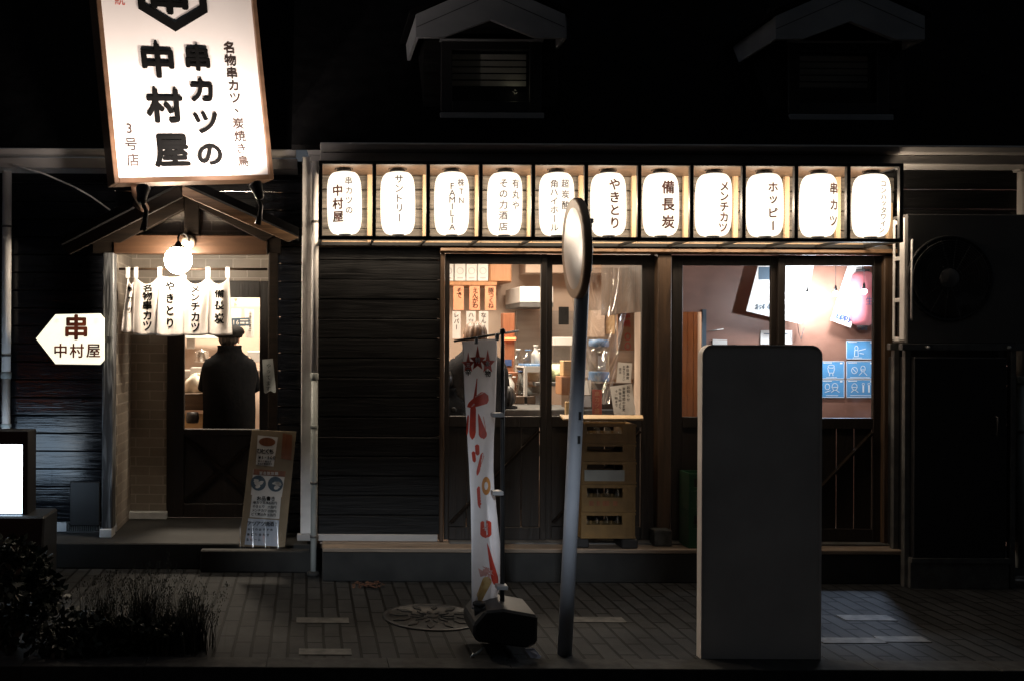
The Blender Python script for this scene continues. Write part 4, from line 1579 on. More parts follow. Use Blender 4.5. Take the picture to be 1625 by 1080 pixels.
scrawl([('ひとくち', 412, 716, 9, 6.2), ('¥1,300', 412, 726, 7, 4.6), ('串カツ盛合せ', 411, 732, 3.4, 3.6), ('炭焼き鳥盛合せ', 410, 736, 3.2, 3.4),
        ('お品書き', 411, 791, 7.5, 7.5), ('串カツ五本', 404, 797.5, 5, 5), ('五百円', 428, 798, 5, 4.6), ('やきとり', 403, 804, 5, 5), ('六百円', 427, 804.5, 5, 4.6),
        ('メンチカツ', 402, 810, 5, 4.8), ('四百円', 427, 811, 5, 4.6), ('どて煮込み', 401, 816, 5, 4.8), ('五百円', 426, 817, 5, 4.6),
        ('アツアツ焼酒!', 396, 831, 8, 7), ('本日のおすすめ', 395, 840, 4.4, 6), ('串盛り合わせ', 394, 848, 4.4, 6.2), ('生ビール', 393, 856, 4.4, 6.2)], 'blacktext')
scrawl([('宴会飲放題', 414, 751, 5.6, 6.2)], 'paper', 'heading_lettering', 0.003)
m = MB()
def wrapf(u, v):
    a = qa[0].lerp(qa[1], -0.02 + 1.04 * u)
    b = qa[3].lerp(qa[2], -0.02 + 1.04 * u)
    w_ = 0.0015 * math.sin(u * 7 + 2 * math.sin(v * 5)) * math.sin(v * 6 + u * 4) + 0.010 * max(0, 1 - v * 3.2) ** 1.5 * (1 + math.sin(u * 24 + v * 6))
    return a.lerp(b, -0.01 + 1.02 * v) + bn * (0.006 + abs(w_))
m.grid(wrapf, 40, 60)
m.build('plastic_wrap', 'wrap', CB)

# ================================================================== BANNER FLAG
YFl = -1.72
NB = thing('banner_flag', 'narrow white banner with red brush strokes and three red stars on a black pole', 'banner', tuple(W(797, 1015, YFl + 0.05)))
m = MB()
m.tube([W(797, 985, YFl + 0.05), W(797.5, 700, YFl + 0.05), W(797.5, 524, YFl + 0.05)], [0.0125, 0.0115, 0.010], 12)
m.lathe([(0.013, 0), (0.015, 0.004), (0.015, 0.02), (0.008, 0.026), (0, 0.027)], W(797.5, 529, YFl + 0.05), 12)
m.build('pole', 'blackplastic', NB)
m = MB()
m.tube([W(721, 581 - 40, YFl - 0.06), W(822, 525, YFl + 0.12)], 0.006, 10)
m.build('cross_rod', 'steel', NB)
L_ = [(541, 733), (560, 734.5), (620, 737), (680, 741), (760, 745), (800, 747), (860, 748), (966, 748.5)]
R_ = [(537, 788), (560, 788.5), (620, 787), (650, 786), (700, 783.5), (740, 783), (770, 784), (800, 787), (830, 790), (858, 793), (880, 795), (920, 795.5), (966, 783)]
def interp(tb, y):
    if y <= tb[0][0]:
        return tb[0][1]
    for (a, xa), (b, xb) in zip(tb, tb[1:]):
        if y <= b:
            f_ = (y - a) / (b - a)
            f_ = f_ * f_ * (3 - 2 * f_) * 0.4 + f_ * 0.6
            return xa + (xb - xa) * f_
    return tb[-1][1]
def flagp(px, py, e=0.0):
    a, b = interp(L_, py), interp(R_, py)
    u = (px - a) / (b - a)
    dep = -0.07 + 0.30 * u
    w_ = 0.020 * math.sin(u * 7 + py * 0.012) * min(1, (py - 530) / 150) + 0.022 * math.exp(-((u - 0.62 - 0.0009 * (py - 800)) / 0.10) ** 2) * max(0, min(1, (py - 770) / 60))
    return W(px, py, YFl + dep * 0.55 + w_ - e)
def flagf(u, v):
    y = 541 + (966 - 541) * v - (4 * u if v < 0.02 else 0)
    if v > 0.97:
        y -= 10 * u * (1 if v > 0.99 else 0)
    a, b = interp(L_, y), interp(R_, y)
    return flagp(a + (b - a) * u, y)
m = MB()
m.grid(flagf, 24, 90)
fo = m.build('banner', 'flag', NB)
so = fo.modifiers.new('thickness', 'SOLIDIFY')
so.thickness = 0.0015
def blob(m, x0, y0, x1, y1, w0, w1, bulge=1.0, e=0.004, n=14):
    """brush stroke: a tapering teardrop from one end to the other"""
    L = math.hypot(x1 - x0, y1 - y0)
    tx, ty = (x1 - x0) / L, (y1 - y0) / L
    nx, ny = -ty, tx
    top, bot = [], []
    for i in range(n + 1):
        t = i / n
        w = (w0 + (w1 - w0) * t ** bulge) * min(1, (t * 8) ** 0.5 if w0 > 1 else 1) * max(0.0, min(1, ((1 - t) * 5))) ** 0.5
        top.append((x0 + tx * L * t + nx * w, y0 + ty * L * t + ny * w))
        bot.append((x0 + tx * L * t - nx * w, y0 + ty * L * t - ny * w))
    for i in range(n):
        for k in range(6):
            mix = lambda p, q, f: (p[0] + (q[0] - p[0]) * f, p[1] + (q[1] - p[1]) * f)
            f0, f1 = k / 6, (k + 1) / 6
            m.poly([flagp(*mix(top[i], bot[i], f0), e), flagp(*mix(top[i + 1], bot[i + 1], f0), e), flagp(*mix(top[i + 1], bot[i + 1], f1), e), flagp(*mix(top[i], bot[i], f1), e)])
def star(m, cx_, cy_, r, e, rx=0.75):
    pts = []
    for i in range(10):
        q = r * (1.0 if i % 2 == 0 else 0.45) * (1.45 if i == 0 else 1)
        a = -PI / 2 + i * PI / 5
        pts.append((cx_ + q * rx * math.cos(a), cy_ + q * math.sin(a)))
    for i in range(10):
        m.poly([flagp(cx_, cy_, e), flagp(*pts[i], e), flagp(*pts[(i + 1) % 10], e)])
m = MB()
star(m, 758, 572, 17, 0.004)
star(m, 743, 578, 14, 0.0045)
star(m, 774, 577, 16, 0.0045)
m.build('star', 'flagred', NB)
m = MB()
for s_, x_, y_, z_ in (('特', 758, 571, 10), ('元', 743, 579, 8), ('氷', 774, 576, 9)):
    def gf(gx, gz, x_=x_, y_=y_):
        return flagp(x_ + gx, y_ - gz, 0.0065)
    m.glyphs(s_, (0, 0, 0), (1, 0, 0), (0, 0, 1), z_, fn=gf, sx=0.8, bold=0.02)
m.build('star_mark', 'flag', NB)
m = MB()
for s_, x_, y_ in (('辛', 743, 590), ('物', 774, 592)):
    def gf(gx, gz, x_=x_, y_=y_):
        return flagp(x_ + gx, y_ - gz, 0.0068)
    m.glyphs(s_, (0, 0, 0), (1, 0, 0), (0, 0, 1), 11, fn=gf, sx=0.9, bold=0.03)
m.build('small_lettering', 'blacktext', NB)
for st_ in (
        (757, 600, 752, 648, 0.6, 3.2, 1.4),
        (741, 645, 775, 627, 1.2, 9, 0.6, 0.0045),
        (751, 640, 749.5, 697, 3.4, 4.2, 1, 0.005),
        (759, 655, 768, 696, 0.8, 6.5, 1.2),
        (743, 657, 741, 690, 1.5, 1.2),
        (757, 704, 758, 722, 2.5, 2.6),
        (751, 715, 753, 733, 2.5, 2.2),
        (766, 717, 757, 754, 4.0, 2.0),
        (760, 770, 762, 806, 1.5, 2.8),
        (771, 824, 771, 853, 6.5, 7, 1),
        (773, 860, 788, 930, 0.8, 5.5, 1.2),
):
    m = MB()
    blob(m, *st_[:4], st_[4] * 1.3, st_[5] * 1.3, *st_[6:7], st_[7] if len(st_) > 7 else 0.004)
    m.build('brush_stroke', 'flagred', NB)
m = MB()
for i in range(24):
    a0, a1 = 2 * PI * i / 24, 2 * PI * (i + 1) / 24
    m.poly([flagp(771.5 + rx * math.cos(a), 770 + ry * math.sin(a), 0.005) for rx, ry, a in ((7, 14.5, a0), (7, 14.5, a1), (3, 6.5, a1), (3, 6.5, a0))])
m.build('ring_stroke', 'flagorange', NB)
m = MB()
blob(m, 754, 629, 768, 622, 0.7, 1.0, 1, 0.0065)
blob(m, 753, 640, 748, 645, 1.6, 0.6, 1, 0.0065)
blob(m, 767, 660, 771, 682, 0.5, 0.9, 1, 0.0065)
blob(m, 768, 722, 763, 738, 0.7, 0.5, 1, 0.0065)
blob(m, 766, 838, 775, 834, 0.6, 0.8, 1, 0.0065)
m.build('stroke_highlight', 'flagpink', NB)
m = MB()
blob(m, 776, 914, 756, 958, 8, 5, 1, 0.004)
m.build('drink_picture', 'amber', NB)
m = MB()
rnd = random.Random(8)
for i in range(26):
    m.poly([flagp(772 + rnd.gauss(0, 5) + 1.5 * math.cos(t), 906 + rnd.gauss(0, 5) + 1.5 * math.sin(t), 0.0045) for t in (0, -1.6, -3.1, -4.7)][:3])
m.build('foam_picture', 'flagpink', NB)
for px, py, tilt in ((756, 538, 1), (789, 533, 1), (790, 658, 0), (790, 782, 0), (797, 932, 0)):
    m = MB()
    a = W(px, py, YFl + 0.0)
    if tilt:
        m.box(a.x - 0.008, a.x + 0.008, a.y - 0.012, a.y + 0.02, a.z - 0.025, a.z + 0.012)
    else:
        m.box(a.x - 0.028, a.x + 0.03, a.y - 0.006, a.y + 0.06, a.z - 0.011, a.z + 0.011)
    m.build('clip', 'clip', NB, bevel=0.003)
# water tank foot
FB = thing('water_tank', 'black tapering water tank that holds the banner pole upright', 'water tank', tuple(W(803, 1030, YFl)))
m = MB()
yb0, yb1 = YFl - 0.14, YFl + 0.20
fq = [(752, 990), (770, 969), (800, 966), (854, 976), (853, 1020), (838, 1028), (756, 1018), (751, 1005)]
m.prism([W(x, y, yb0) for x, y in fq][::-1], (0, yb1 - yb0, 0))
m.build('tank', 'blackplastic', FB, bevel=0.012)
m = MB()
m.tube([W(762, 975, YFl - 0.05), W(760, 960, YFl - 0.05)], [0.03, 0.026], 14)
m.lathe([(0.03, 0), (0.034, 0.003), (0.034, 0.018), (0, 0.02)], W(760, 960, YFl - 0.05), 14)
m.build('filler_cap', 'black', FB)
m = MB()
q = [W(833, 1029, yb0 + 0.02), W(848, 1028, yb0 + 0.02), W(859, 1041, yb0 - 0.02), W(849, 1053, yb0 - 0.02)]
m.prism(q[::-1], (0, 0.006, 0))
m.build('metal_foot', 'foil', FB)
m = MB()
m.tube([W(768, 1026, yb0 + 0.02), W(756, 1036, yb0), W(748, 1041, yb0 - 0.02), W(752, 1036, yb0 - 0.02)], 0.006, 8)
m.build('wire_loop', 'edge', FB)

# ================================================================== TRAFFIC MIRROR
YM = -1.80
MP = thing('traffic_mirror', 'round convex traffic mirror seen nearly edge on atop a leaning grey pole', 'mirror', tuple(W(896, 1045, YM)))
m = MB()
pts = [W(895.5, 1047, YM), W(910, 745, YM), W(923, 470, YM), W(929, 352, YM)]
pts[0].z = min(pts[0].z, 0.0)
m.tube(pts, [0.0365, 0.0365, 0.036, 0.0355], 24)
m.build('pole', 'polegrey', MP)
m = MB()
m.lathe([(0.038, -0.01), (0.041, -0.008), (0.041, 0.010), (0.0, 0.016)], W(929.3, 351, YM), 20)
m.build('pole_cap', 'polegrey', MP)
mc = W(913, 395, YM)
nrm = Vector((-0.998, 0.035, -0.03)).normalized()
axm = nrm.to_track_quat('Z', 'Y').to_matrix()
RM = 80 * (D + YM) / F
RM *= 1.0
pr = [(RM * math.sin(a) / math.sin(R(20)), RM * (math.cos(a) - math.cos(R(20))) / math.sin(R(20))) for a in [R(20) * i / 16 for i in range(16, -1, -1)]]
m = MB()
m.lathe([(r_ * 0.955, h_ * 0.9) for r_, h_ in pr], mc, 64, ax=axm)
m.build('mirror_face', 'mirror', MP)
m = MB()
m.lathe([(RM * 0.955, 0.012), (RM * 0.975, 0.014), (RM, 0.004), (RM, -0.022), (RM * 0.985, -0.026)], mc, 64, ax=axm)
m.build('rim', 'orange', MP)
m = MB()
m.lathe([(RM * 0.985, -0.020), (RM * 0.9, -0.03), (RM * 0.5, -0.038), (0, -0.040)], mc, 64, ax=axm)
m.build('back_shell', 'black', MP)
m = MB()
pk = W(925, 425, YM)
pk2 = W(926.5, 397, YM)
m.tube([mc - nrm * 0.035, pk2], 0.02, 12)
m.tube([mc - nrm * 0.05 + Vector((0, 0, -0.1)), pk + Vector((0, 0, 0))], 0.014, 12)
m.lathe([(0.038, -0.02), (0.046, -0.018), (0.046, 0.018), (0.038, 0.02)], pk, 20)
m.lathe([(0.038, -0.02), (0.046, -0.018), (0.046, 0.018), (0.038, 0.02)], pk2, 20)
m.build('clamp', 'blackplastic', MP)
m = MB()
for y_ in (659, 697):
    q = W(914 - (y_ - 659) * 0.045 + 6, y_, YM - 0.036)
    m.box(q.x - 0.006, q.x + 0.008, q.y - 0.004, q.y + 0.01, q.z - 0.02, q.z + 0.02)
m.build('tape_mark', 'black', MP)

# ================================================================== BACK OF THE BIG SIGN PANEL
YD2 = -1.86
bxl, bxr = WX(1113, YD2, 800), WX(1303.5, YD2, 800)
bzt = WZ(547, YD2, 1200)
PB = thing('information_board', 'tall blank grey back of an information board with rounded top corners', 'board', ((bxl + bxr) / 2, YD2, 0))
def rr(x0, x1, z0, z1, r, inset=0.0):
    pts = [(x0 + inset, z0), (x1 - inset, z0)]
    for i in range(9):
        a = R(90 * i / 8)
        pts.append((x1 - r + (r - inset) * math.cos(a), z1 - r + (r - inset) * math.sin(a)))
    for i in range(9):
        a = R(90 + 90 * i / 8)
        pts.append((x0 + r + (r - inset) * math.cos(a), z1 - r + (r - inset) * math.sin(a)))
    return pts
m = MB()
m.prism([(x, YD2, z) for x, z in rr(bxl, bxr, 0.0, bzt, 0.055, 0.008)], (0, 0.05, 0))
m.build('panel', 'rear', PB)
m = MB()
o_, i_ = rr(bxl, bxr, 0.0, bzt, 0.055), rr(bxl, bxr, 0.0, bzt, 0.055, 0.0078)
for k in range(1, len(o_)):
    k2 = (k + 1) % len(o_)
    q = [(o_[k][0], YD2 - 0.004, o_[k][1]), (o_[k2][0], YD2 - 0.004, o_[k2][1]), (i_[k2][0], YD2 - 0.004, i_[k2][1]), (i_[k][0], YD2 - 0.004, i_[k][1])]
    m.prism(q, (0, 0.058, 0))
m.build('edging', 'rear', PB)

# ================================================================== CRATES
def crate(name, label, cat, x0, x1, y0, y1, z0, z1, mat, group, style, lbl=None):
    t = thing(name, label, cat, ((x0 + x1) / 2, (y0 + y1) / 2, z0), group)
    m = MB()
    h, th = z1 - z0, 0.012
    z0 += 0.001
    f0, f1 = z0 + h * 0.52, z0 + h * 0.86
    xi0, xi1 = x0 + (x1 - x0) * 0.10, x1 - (x1 - x0) * 0.24
    def wall(fy, ty):
        m.box(x0, x1, fy, ty, z0, f0)
        m.box(x0, x1, fy, ty, f1, z1)
        m.box(x0, xi0, fy, ty, f0, f1)
        m.box(xi1, x1, fy, ty, f0, f1)
    wall(y0, y0 + th)
    wall(y1 - th, y1)
    m.box(x0, x0 + th, y0 + th, y1 - th, z0, z1)
    m.box(x1 - th, x1, y0 + th, y1 - th, z0, z1)
    m.box(x0 + th, x1 - th, y0 + th, y1 - th, z0, z0 + 0.008)
    # ribs
    m.box(x0 - 0.004, x1 + 0.004, y0 - 0.005, y0 - 0.0002, z1 - 0.018, z1 - 0.004)
    m.box(x0 - 0.003, x1 + 0.003, y0 - 0.004, y0 - 0.0002, z0 + 0.002, z0 + 0.014)
    m.box(x0 + 0.02, xi1, y0 - 0.003, y0 - 0.0002, f0 - 0.012, f0 - 0.002)
    for q in (x0 + 0.003, x1 - 0.013):
        m.box(q, q + 0.010, y0 - 0.004, y0 - 0.0003, z0 + 0.016, z1 - 0.02)
    m.box(x1 - 0.055, x1 - 0.049, y0 - 0.003, y0 - 0.0003, z0 + 0.016, z1 - 0.02)
    m.build('body', mat, t)
    if style == 'label':
        q = MB()
        q.box(x0 + 0.02, xi1 + 0.01, y0 - 0.005, y0 - 0.0005, z0 + 0.02, f0 + 0.015)
        q.build('label_plate', 'cratelabel', t)
    if style in ('bottles', 'letters'):
        q = MB()
        for i in range(4):
            bx = x0 + 0.05 + i * 0.07
            q.lathe([(0.028, 0), (0.028, h * 0.55), (0.012, h * 0.75), (0.012, h * 0.9), (0, h * 0.9)], (bx, y0 + 0.07, z0 + 0.01), 12)
        q.build('bottle_row', 'jarglass', t)
    if style == 'letters':
        q = MB()
        for i, (dx, dw) in enumerate(((0.05, 0.03), (0.10, 0.02), (0.14, 0.045), (0.21, 0.03))):
            q.box(x0 + dx, x0 + dx + dw, y0 - 0.002, y0 - 0.0004, z0 + h * 0.22, z0 + h * 0.40)
        q.build('worn_print', 'redwood', t)
    return t


YCr = -0.20
x0, x1 = WX(920, YCr, 760), WX(1005, YCr, 760)
cz = [WZ(y, YCr, 960) for y in (853, 810, 766, 722, 710, 671)]
lv = [(853, 807), (807, 760), (760, 724), (724, 672)]
lv = [(852, 810), (810, 766), (766, 730), (730, 702), (702, 671)]
names = ['yellow beer crate at the bottom of the tall stack', 'yellow beer crate with worn red print, second from the bottom of its stack', 'yellow crate with a pale blank label plate in the tall stack',
         'shallow yellow beer crate just above the pale labelled one', 'topmost yellow beer crate right under the thin wood board']
sty = ['bottles', 'letters', 'label', 'plain', 'bottles']
for i, (a, b) in enumerate(lv):
    crate('beer_crate', names[i], 'crate', x0 + 0.002 * (i % 2), x1 + 0.002 * (i % 3), YCr - 0.04, -0.035 - 0.008, WZ(a, YCr, 960) if i else WZ(852, YCr, 960), WZ(b, YCr, 960) - 0.001, 'ycrate', 'stack of yellow beer crates', sty[i])
m = MB()
zc0 = WZ(852, YCr, 960)
m.box(x0 - 0.03, x0 + 0.06, YCr - 0.02, -0.06, zs + 0.001, zc0 - 0.001)
tag(m.build('rubber_block', 'black', bevel=0.008), 'black rubber block under the crate stack, beside the mirror pole', 'block', 'rubber blocks under the crates')
m = MB()
m.box(x1 - 0.09, x1 + 0.02, YCr - 0.045, -0.06, zs + 0.001, zc0 - 0.001)
tag(m.build('rubber_block', 'black', bevel=0.008), 'black rubber block under the crate stack, on the side of the concrete post block', 'block', 'rubber blocks under the crates')
bt = MB()
q = [W(888, 657, -0.10), W(1020, 658, -0.10), W(1021, 663, -0.28), W(894, 663.5, -0.28)]
bt.prism([p + Vector((0, 0, -0.012)) for p in q], (0, 0, 0.012))
tag(bt.build('counter_board', 'lightwood', bevel=0.002), 'thin light wood board lying on top of the yellow crate stack', 'board')
YG2 = -0.14
x0, x1 = WX(1086, YG2, 800), WX(1122, YG2, 800) + 0.2
for i, (a, b, l) in enumerate(((866, 806, 'lower of the two green crates beside the grey board'), (805.5, 748, 'upper of the two green crates beside the grey board'))):
    crate('bottle_crate', l, 'crate', x0, x1, YG2 - 0.08, -0.045, zs + 0.001 if i == 0 else WZ(a, YG2, 1100), WZ(b, YG2, 1100) - 0.0, 'gcrate', 'green bottle crates', 'plain')

# ================================================================== AIR CONDITIONER AND ITS RACK
YA0, YA1 = -0.33, -0.165
AC = thing('air_conditioner', 'dusty air conditioner outdoor unit with round fan grille, right of the lanterns', 'air conditioner', (WX(1530, YA0, 540), YA0 + 0.15, WZ(545, YA0, 1530)))
ax0, ax1 = WX(1439, YA0, 440), WX(1645, YA0, 440)
az0, az1 = WZ(545, YA0, 1530), WZ(340, YA0, 1530)
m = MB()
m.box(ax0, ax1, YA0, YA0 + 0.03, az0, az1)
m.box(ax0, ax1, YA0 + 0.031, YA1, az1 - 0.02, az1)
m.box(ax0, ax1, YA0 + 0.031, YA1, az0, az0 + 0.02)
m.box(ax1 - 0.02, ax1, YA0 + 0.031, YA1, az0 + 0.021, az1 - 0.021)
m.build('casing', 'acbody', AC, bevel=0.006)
m = MB()
# open left end: four posts and cross bars with dark gaps between
m.box(ax0, ax0 + 0.012, YA0 + 0.031, YA0 + 0.085, az0 + 0.021, az1 - 0.021)
m.box(ax0, ax0 + 0.012, YA1 - 0.02, YA1, az0 + 0.021, az1 - 0.021)
for f_ in (0.03, 0.335, 0.66, 0.945):
    z = az0 + (az1 - az0) * f_
    m.box(ax0, ax0 + 0.012, YA0 + 0.086, YA1 - 0.021, z - 0.012, z + 0.016)
m.build('end_frame', 'white', AC, bevel=0.004)  # end frame and guard bar coloured paler than the casing, as lantern-lit
m = MB()
m.box(ax0 + 0.03, ax1 - 0.03, YA0 + 0.06, YA1 - 0.005, az0 + 0.03, az1 - 0.03)
m.build('coil', 'acdark', AC)
fc = Vector((WX(1507, YA0, 442), YA0 - 0.012, WZ(442, YA0, 1507)))
m = MB()
for k in range(14):
    r = 0.04 + 0.016 * k
    m.lathe([(r, -0.002), (r + 0.003, 0.002), (r, 0.004), (r, -0.002)], fc, 40, ax=Matrix.Rotation(R(90), 3, 'X'))
for k in range(16):
    a = 2 * PI * k / 16
    m.bar(fc + Vector((0.03 * math.cos(a), 0, 0.03 * math.sin(a))), fc + Vector((0.262 * math.cos(a + 0.25), 0, 0.262 * math.sin(a + 0.25))), 0.004, 0.004, up=(0, 1, 0))
m.build('fan_grille', 'acwire', AC)
m = MB()
for k in range(4):
    a = PI / 2 * k + 0.4
    def bl_(u, v, a=a):
        r = 0.05 + 0.19 * v
        b = a + (u - 0.5) * 0.95 + v * 0.35
        return fc + Vector((r * math.cos(b), 0.008 - 0.006 * u, r * math.sin(b)))
    m.grid(bl_, 8, 5)
m.build('fan_blade', 'acbody', AC)
m = MB()
m.lathe([(0.26, 0.0), (0.27, 0.012), (0.28, 0.012), (0.285, 0.0)], (fc.x, YA0 - 0.0005, fc.z), 48, ax=Matrix.Rotation(R(90), 3, 'X'))
m.build('fan_ring', 'acdark', AC)
m = MB()
m.lathe([(0.0, 0.006), (0.06, 0.005), (0.066, 0.0)], (fc.x - 0.01, YA0 - 0.013, fc.z), 32, ax=Matrix.Rotation(R(90), 3, 'X'))
m.build('fan_hub', 'acbody', AC)
m = MB()
hx_ = WX(1447, YA0 - 0.03, 440)
m.tube([(hx_ + 0.02, YA0 + 0.001, WZ(376, YA0)), (hx_, YA0 - 0.03, WZ(380, YA0)), (hx_, YA0 - 0.03, WZ(500, YA0)), (hx_ + 0.02, YA0 + 0.001, WZ(503, YA0))], 0.007, 8)
m.build('guard_bar', 'white', AC)
ST = thing('steel_stand', 'dark steel stand carrying the air conditioner', 'stand', (WX(1525, YA0, 700), -0.25, 0))
m = MB()
for px in (1440, 1608):
    for y in (YA0 + 0.0, YA1 - 0.04):
        x = WX(px, YA0, 700)
        m.box(x - 0.018, x + 0.018, y, y + 0.036, 0.0, az0 - 0.045)
zr = az0 - 0.022
xa, xb = WX(1430, YA0, 550), WX(1640, YA0, 550)
m.box(xa, xb, YA0 - 0.015, YA0 + 0.03, zr - 0.022, zr + 0.021)
m.box(xa, xb, YA1 - 0.04, YA1, zr - 0.022, zr + 0.021)
m.build('frame', 'steel', ST, bevel=0.002)
m = MB()
for px in (1470, 1598):
    x = WX(px, YA0, 551)
    m.lathe([(0.012, 0), (0.012, 0.012), (0.006, 0.013), (0.006, 0.02), (0, 0.02)], (x, YA0 - 0.0155, WZ(551, YA0, px)), 6, ax=Matrix.Rotation(R(90), 3, 'X'))
m.build('bolt', 'edge', ST)
CBN = thing('storage_cabinet', 'black storage cabinet below the air conditioner stand', 'cabinet', (WX(1520, -0.3, 700), -0.2, 0))
m = MB()
m.box(WX(1450, -0.36, 700), WX(1598, -0.36, 700), -0.36, -0.06, 0.20, az0 - 0.09)
m.build('body', 'black', CBN, bevel=0.006)
m = MB()
m.box(WX(1446, -0.36, 700), WX(1602, -0.36, 700), -0.375, -0.05, 0.17, 0.199)
m.box(WX(1446, -0.36, 700), WX(1602, -0.36, 700), -0.36, -0.05, 0.0, 0.169)
m.build('base', 'steel', CBN)
m = MB()
q = W(1580, 690, -0.37)
m.tube([q, q + Vector((0, -0.02, 0.0)), q + Vector((0, -0.02, 0.12)), q + Vector((0, 0.0, 0.12))], 0.006, 8)
m.build('handle', 'black', CBN)

# ================================================================== MANHOLE COVER, LEAF LITTER
d_ = F * 1.6 / (978 - PY)
mp = W(686, 978, d_ - D)
mp.z = 0
MH = thing('manhole_cover', 'decorated round iron manhole cover set in the pavement', 'manhole cover', tuple(mp))
m = MB()
m.lathe([(0.285, 0.001), (0.285, 0.008), (0.262, 0.008), (0.262, 0.004), (0, 0.004)], mp, 48)
m.build('ring', 'blackplastic', MH)
m = MB()
rnd = random.Random(2)
for k in range(12):
    a = 2 * PI * k / 12 + 0.1
    for r0, r1, w in ((0.05, 0.13, 0.30), (0.14, 0.25, 0.22)):
        a2 = a + (0.26 if r0 > 0.1 else 0)
        q = [mp + Vector((r * math.cos(b), r * math.sin(b), 0.0045)) for r, b in ((r0, a2), ((r0 + r1) / 2, a2 - w / 2), (r1, a2), ((r0 + r1) / 2, a2 + w / 2))]
        m.prism(q, (0, 0, 0.006))
m.lathe([(0.035, 0.0045), (0.03, 0.011), (0, 0.011)], mp, 6)
m.build('relief', 'kerbstone', MH)
m = MB()
rnd = random.Random(4)
for i in range(60):
    px, py = rnd.gauss(583, 12), rnd.uniform(925, 934)
    d2_ = F * 1.6 / (py - PY)
    c = W(px, py, d2_ - D)
    c.z = 0.006 + rnd.random() * 0.01
    a = rnd.uniform(0, 6.28)
    r = rnd.uniform(0.008, 0.018)
    m.poly([c + Vector((r * math.cos(a + t) * (1 if i % 2 else 0.6), r * math.sin(a + t), rnd.uniform(0, 0.008))) for t in (0, 1.3, 2.6, 4.0, 5.2)])
tag(m.build('leaf_litter', 'rust'), 'patch of reddish fallen leaves on the paving below the doorstep', 'leaf litter', kind='stuff')

# ================================================================== SHRUB AND GRASSES, BOTTOM LEFT
def shrub(name, label, cat, cx_, cy_, cz_, rx, ry, rz_, n, leaf, seed, group=None):
    rnd = random.Random(seed)
    t = thing(name, label, cat, (cx_, cy_, 0), group)
    m = MB()
    cl = [(rnd.gauss(0, 0.45), rnd.gauss(0, 0.45), rnd.uniform(-0.3, 0.75), rnd.uniform(0.25, 0.5)) for _ in range(16)]
    for i in range(n):
        a = rnd.choice(cl)
        v = Vector((rnd.gauss(0, 1), rnd.gauss(0, 1), rnd.gauss(0, 1))).normalized() * a[3] * rnd.random() ** 0.35
        p = Vector((cx_ + (a[0] + v.x) * rx, cy_ + (a[1] + v.y) * ry, max(0.01, cz_ + (a[2] + v.z) * rz_)))
        d = Vector((rnd.gauss(0, 1), rnd.gauss(0, 1), rnd.gauss(0.3, 0.8))).normalized()
        s = d.cross(Vector((rnd.gauss(0, 1), rnd.gauss(0, 1), rnd.gauss(0, 1)))).normalized()
        L = leaf * rnd.uniform(0.6, 1.4)
        m.poly([p, p + d * L * 0.5 + s * L * 0.28, p + d * L, p + d * L * 0.5 - s * L * 0.28])
    m.build('crown', 'leafdark', t)
    m = MB()
    for i in range(14):
        a = rnd.choice(cl)
        e = Vector((cx_ + a[0] * rx, cy_ + a[1] * ry, cz_ + a[2] * rz_))
        b = Vector((cx_ + rnd.gauss(0, 0.03), cy_ + rnd.gauss(0, 0.03), 0))
        m.tube([b, b.lerp(e, 0.5) + Vector((rnd.gauss(0, 0.02), rnd.gauss(0, 0.02), 0.03)), e], [0.010, 0.007, 0.003], 6)
    m.build('stem', 'stem', t)
    return t


sx_ = WX(18, -1.7, 1000)
shrub('shrub', 'dark leafy shrub in front of the light box at the left edge', 'shrub', sx_, -1.72, 0.24, 0.26, 0.24, 0.28, 3400, 0.045, 21)
shrub('shrub', 'low dark shrub along the kerb in the bottom left corner', 'shrub', WX(150, -1.85, 1050), -1.80, 0.04, 0.40, 0.14, 0.14, 2600, 0.04, 22)


def tuft(cx_, cy_, n, h, seed, label):
    rnd = random.Random(seed)
    m = MB()
    for i in range(n):
        b = Vector((cx_ + rnd.gauss(0, 0.045), cy_ + rnd.gauss(0, 0.045), 0.0))
        a = rnd.uniform(0, 6.28)
        ln = h * rnd.uniform(0.45, 1.15)
        bend = rnd.uniform(0.15, 0.75)
        d = Vector((math.cos(a), math.sin(a), 0))
        s = Vector((-d.y, d.x, 0)) * rnd.uniform(0.0018, 0.0035)
        prev = None
        for k in range(6):
            t = k / 5
            p = b + d * ln * bend * t * t * 0.8 + Vector((0, 0, ln * (t - 0.35 * bend * t * t)))
            w = s * (1 - t * 0.92)
            if prev:
                m.poly([prev[0], prev[1], p + w, p - w])
            prev = (p - w, p + w)
        if rnd.random() < 0.22:
            q = prev[0]
            for j in range(7):
                o_ = q + Vector((rnd.gauss(0, 0.006), rnd.gauss(0, 0.006), rnd.uniform(-0.03, 0.02)))
                m.poly([o_, o_ + Vector((0.005, 0, 0.006)), o_ + Vector((0.001, 0.003, 0.013))])
    return tag(m.build('grass_tuft', 'grassblade'), label, 'grass', 'grass tufts along the kerb')


tuft(WX(225, -1.7, 1020), -1.70, 420, 0.42, 1, 'tallest grass tuft, beside the dark shrub')
tuft(WX(305, -1.72, 1030), -1.72, 420, 0.34, 2, 'rightmost grass tuft of the kerb planting')
tuft(WX(268, -1.78, 1040), -1.78, 320, 0.27, 3, 'short grass tuft between the tallest and the rightmost one')
tuft(WX(160, -1.66, 1030), -1.66, 260, 0.36, 4, 'leftmost grass tuft, growing out of the dark shrub')

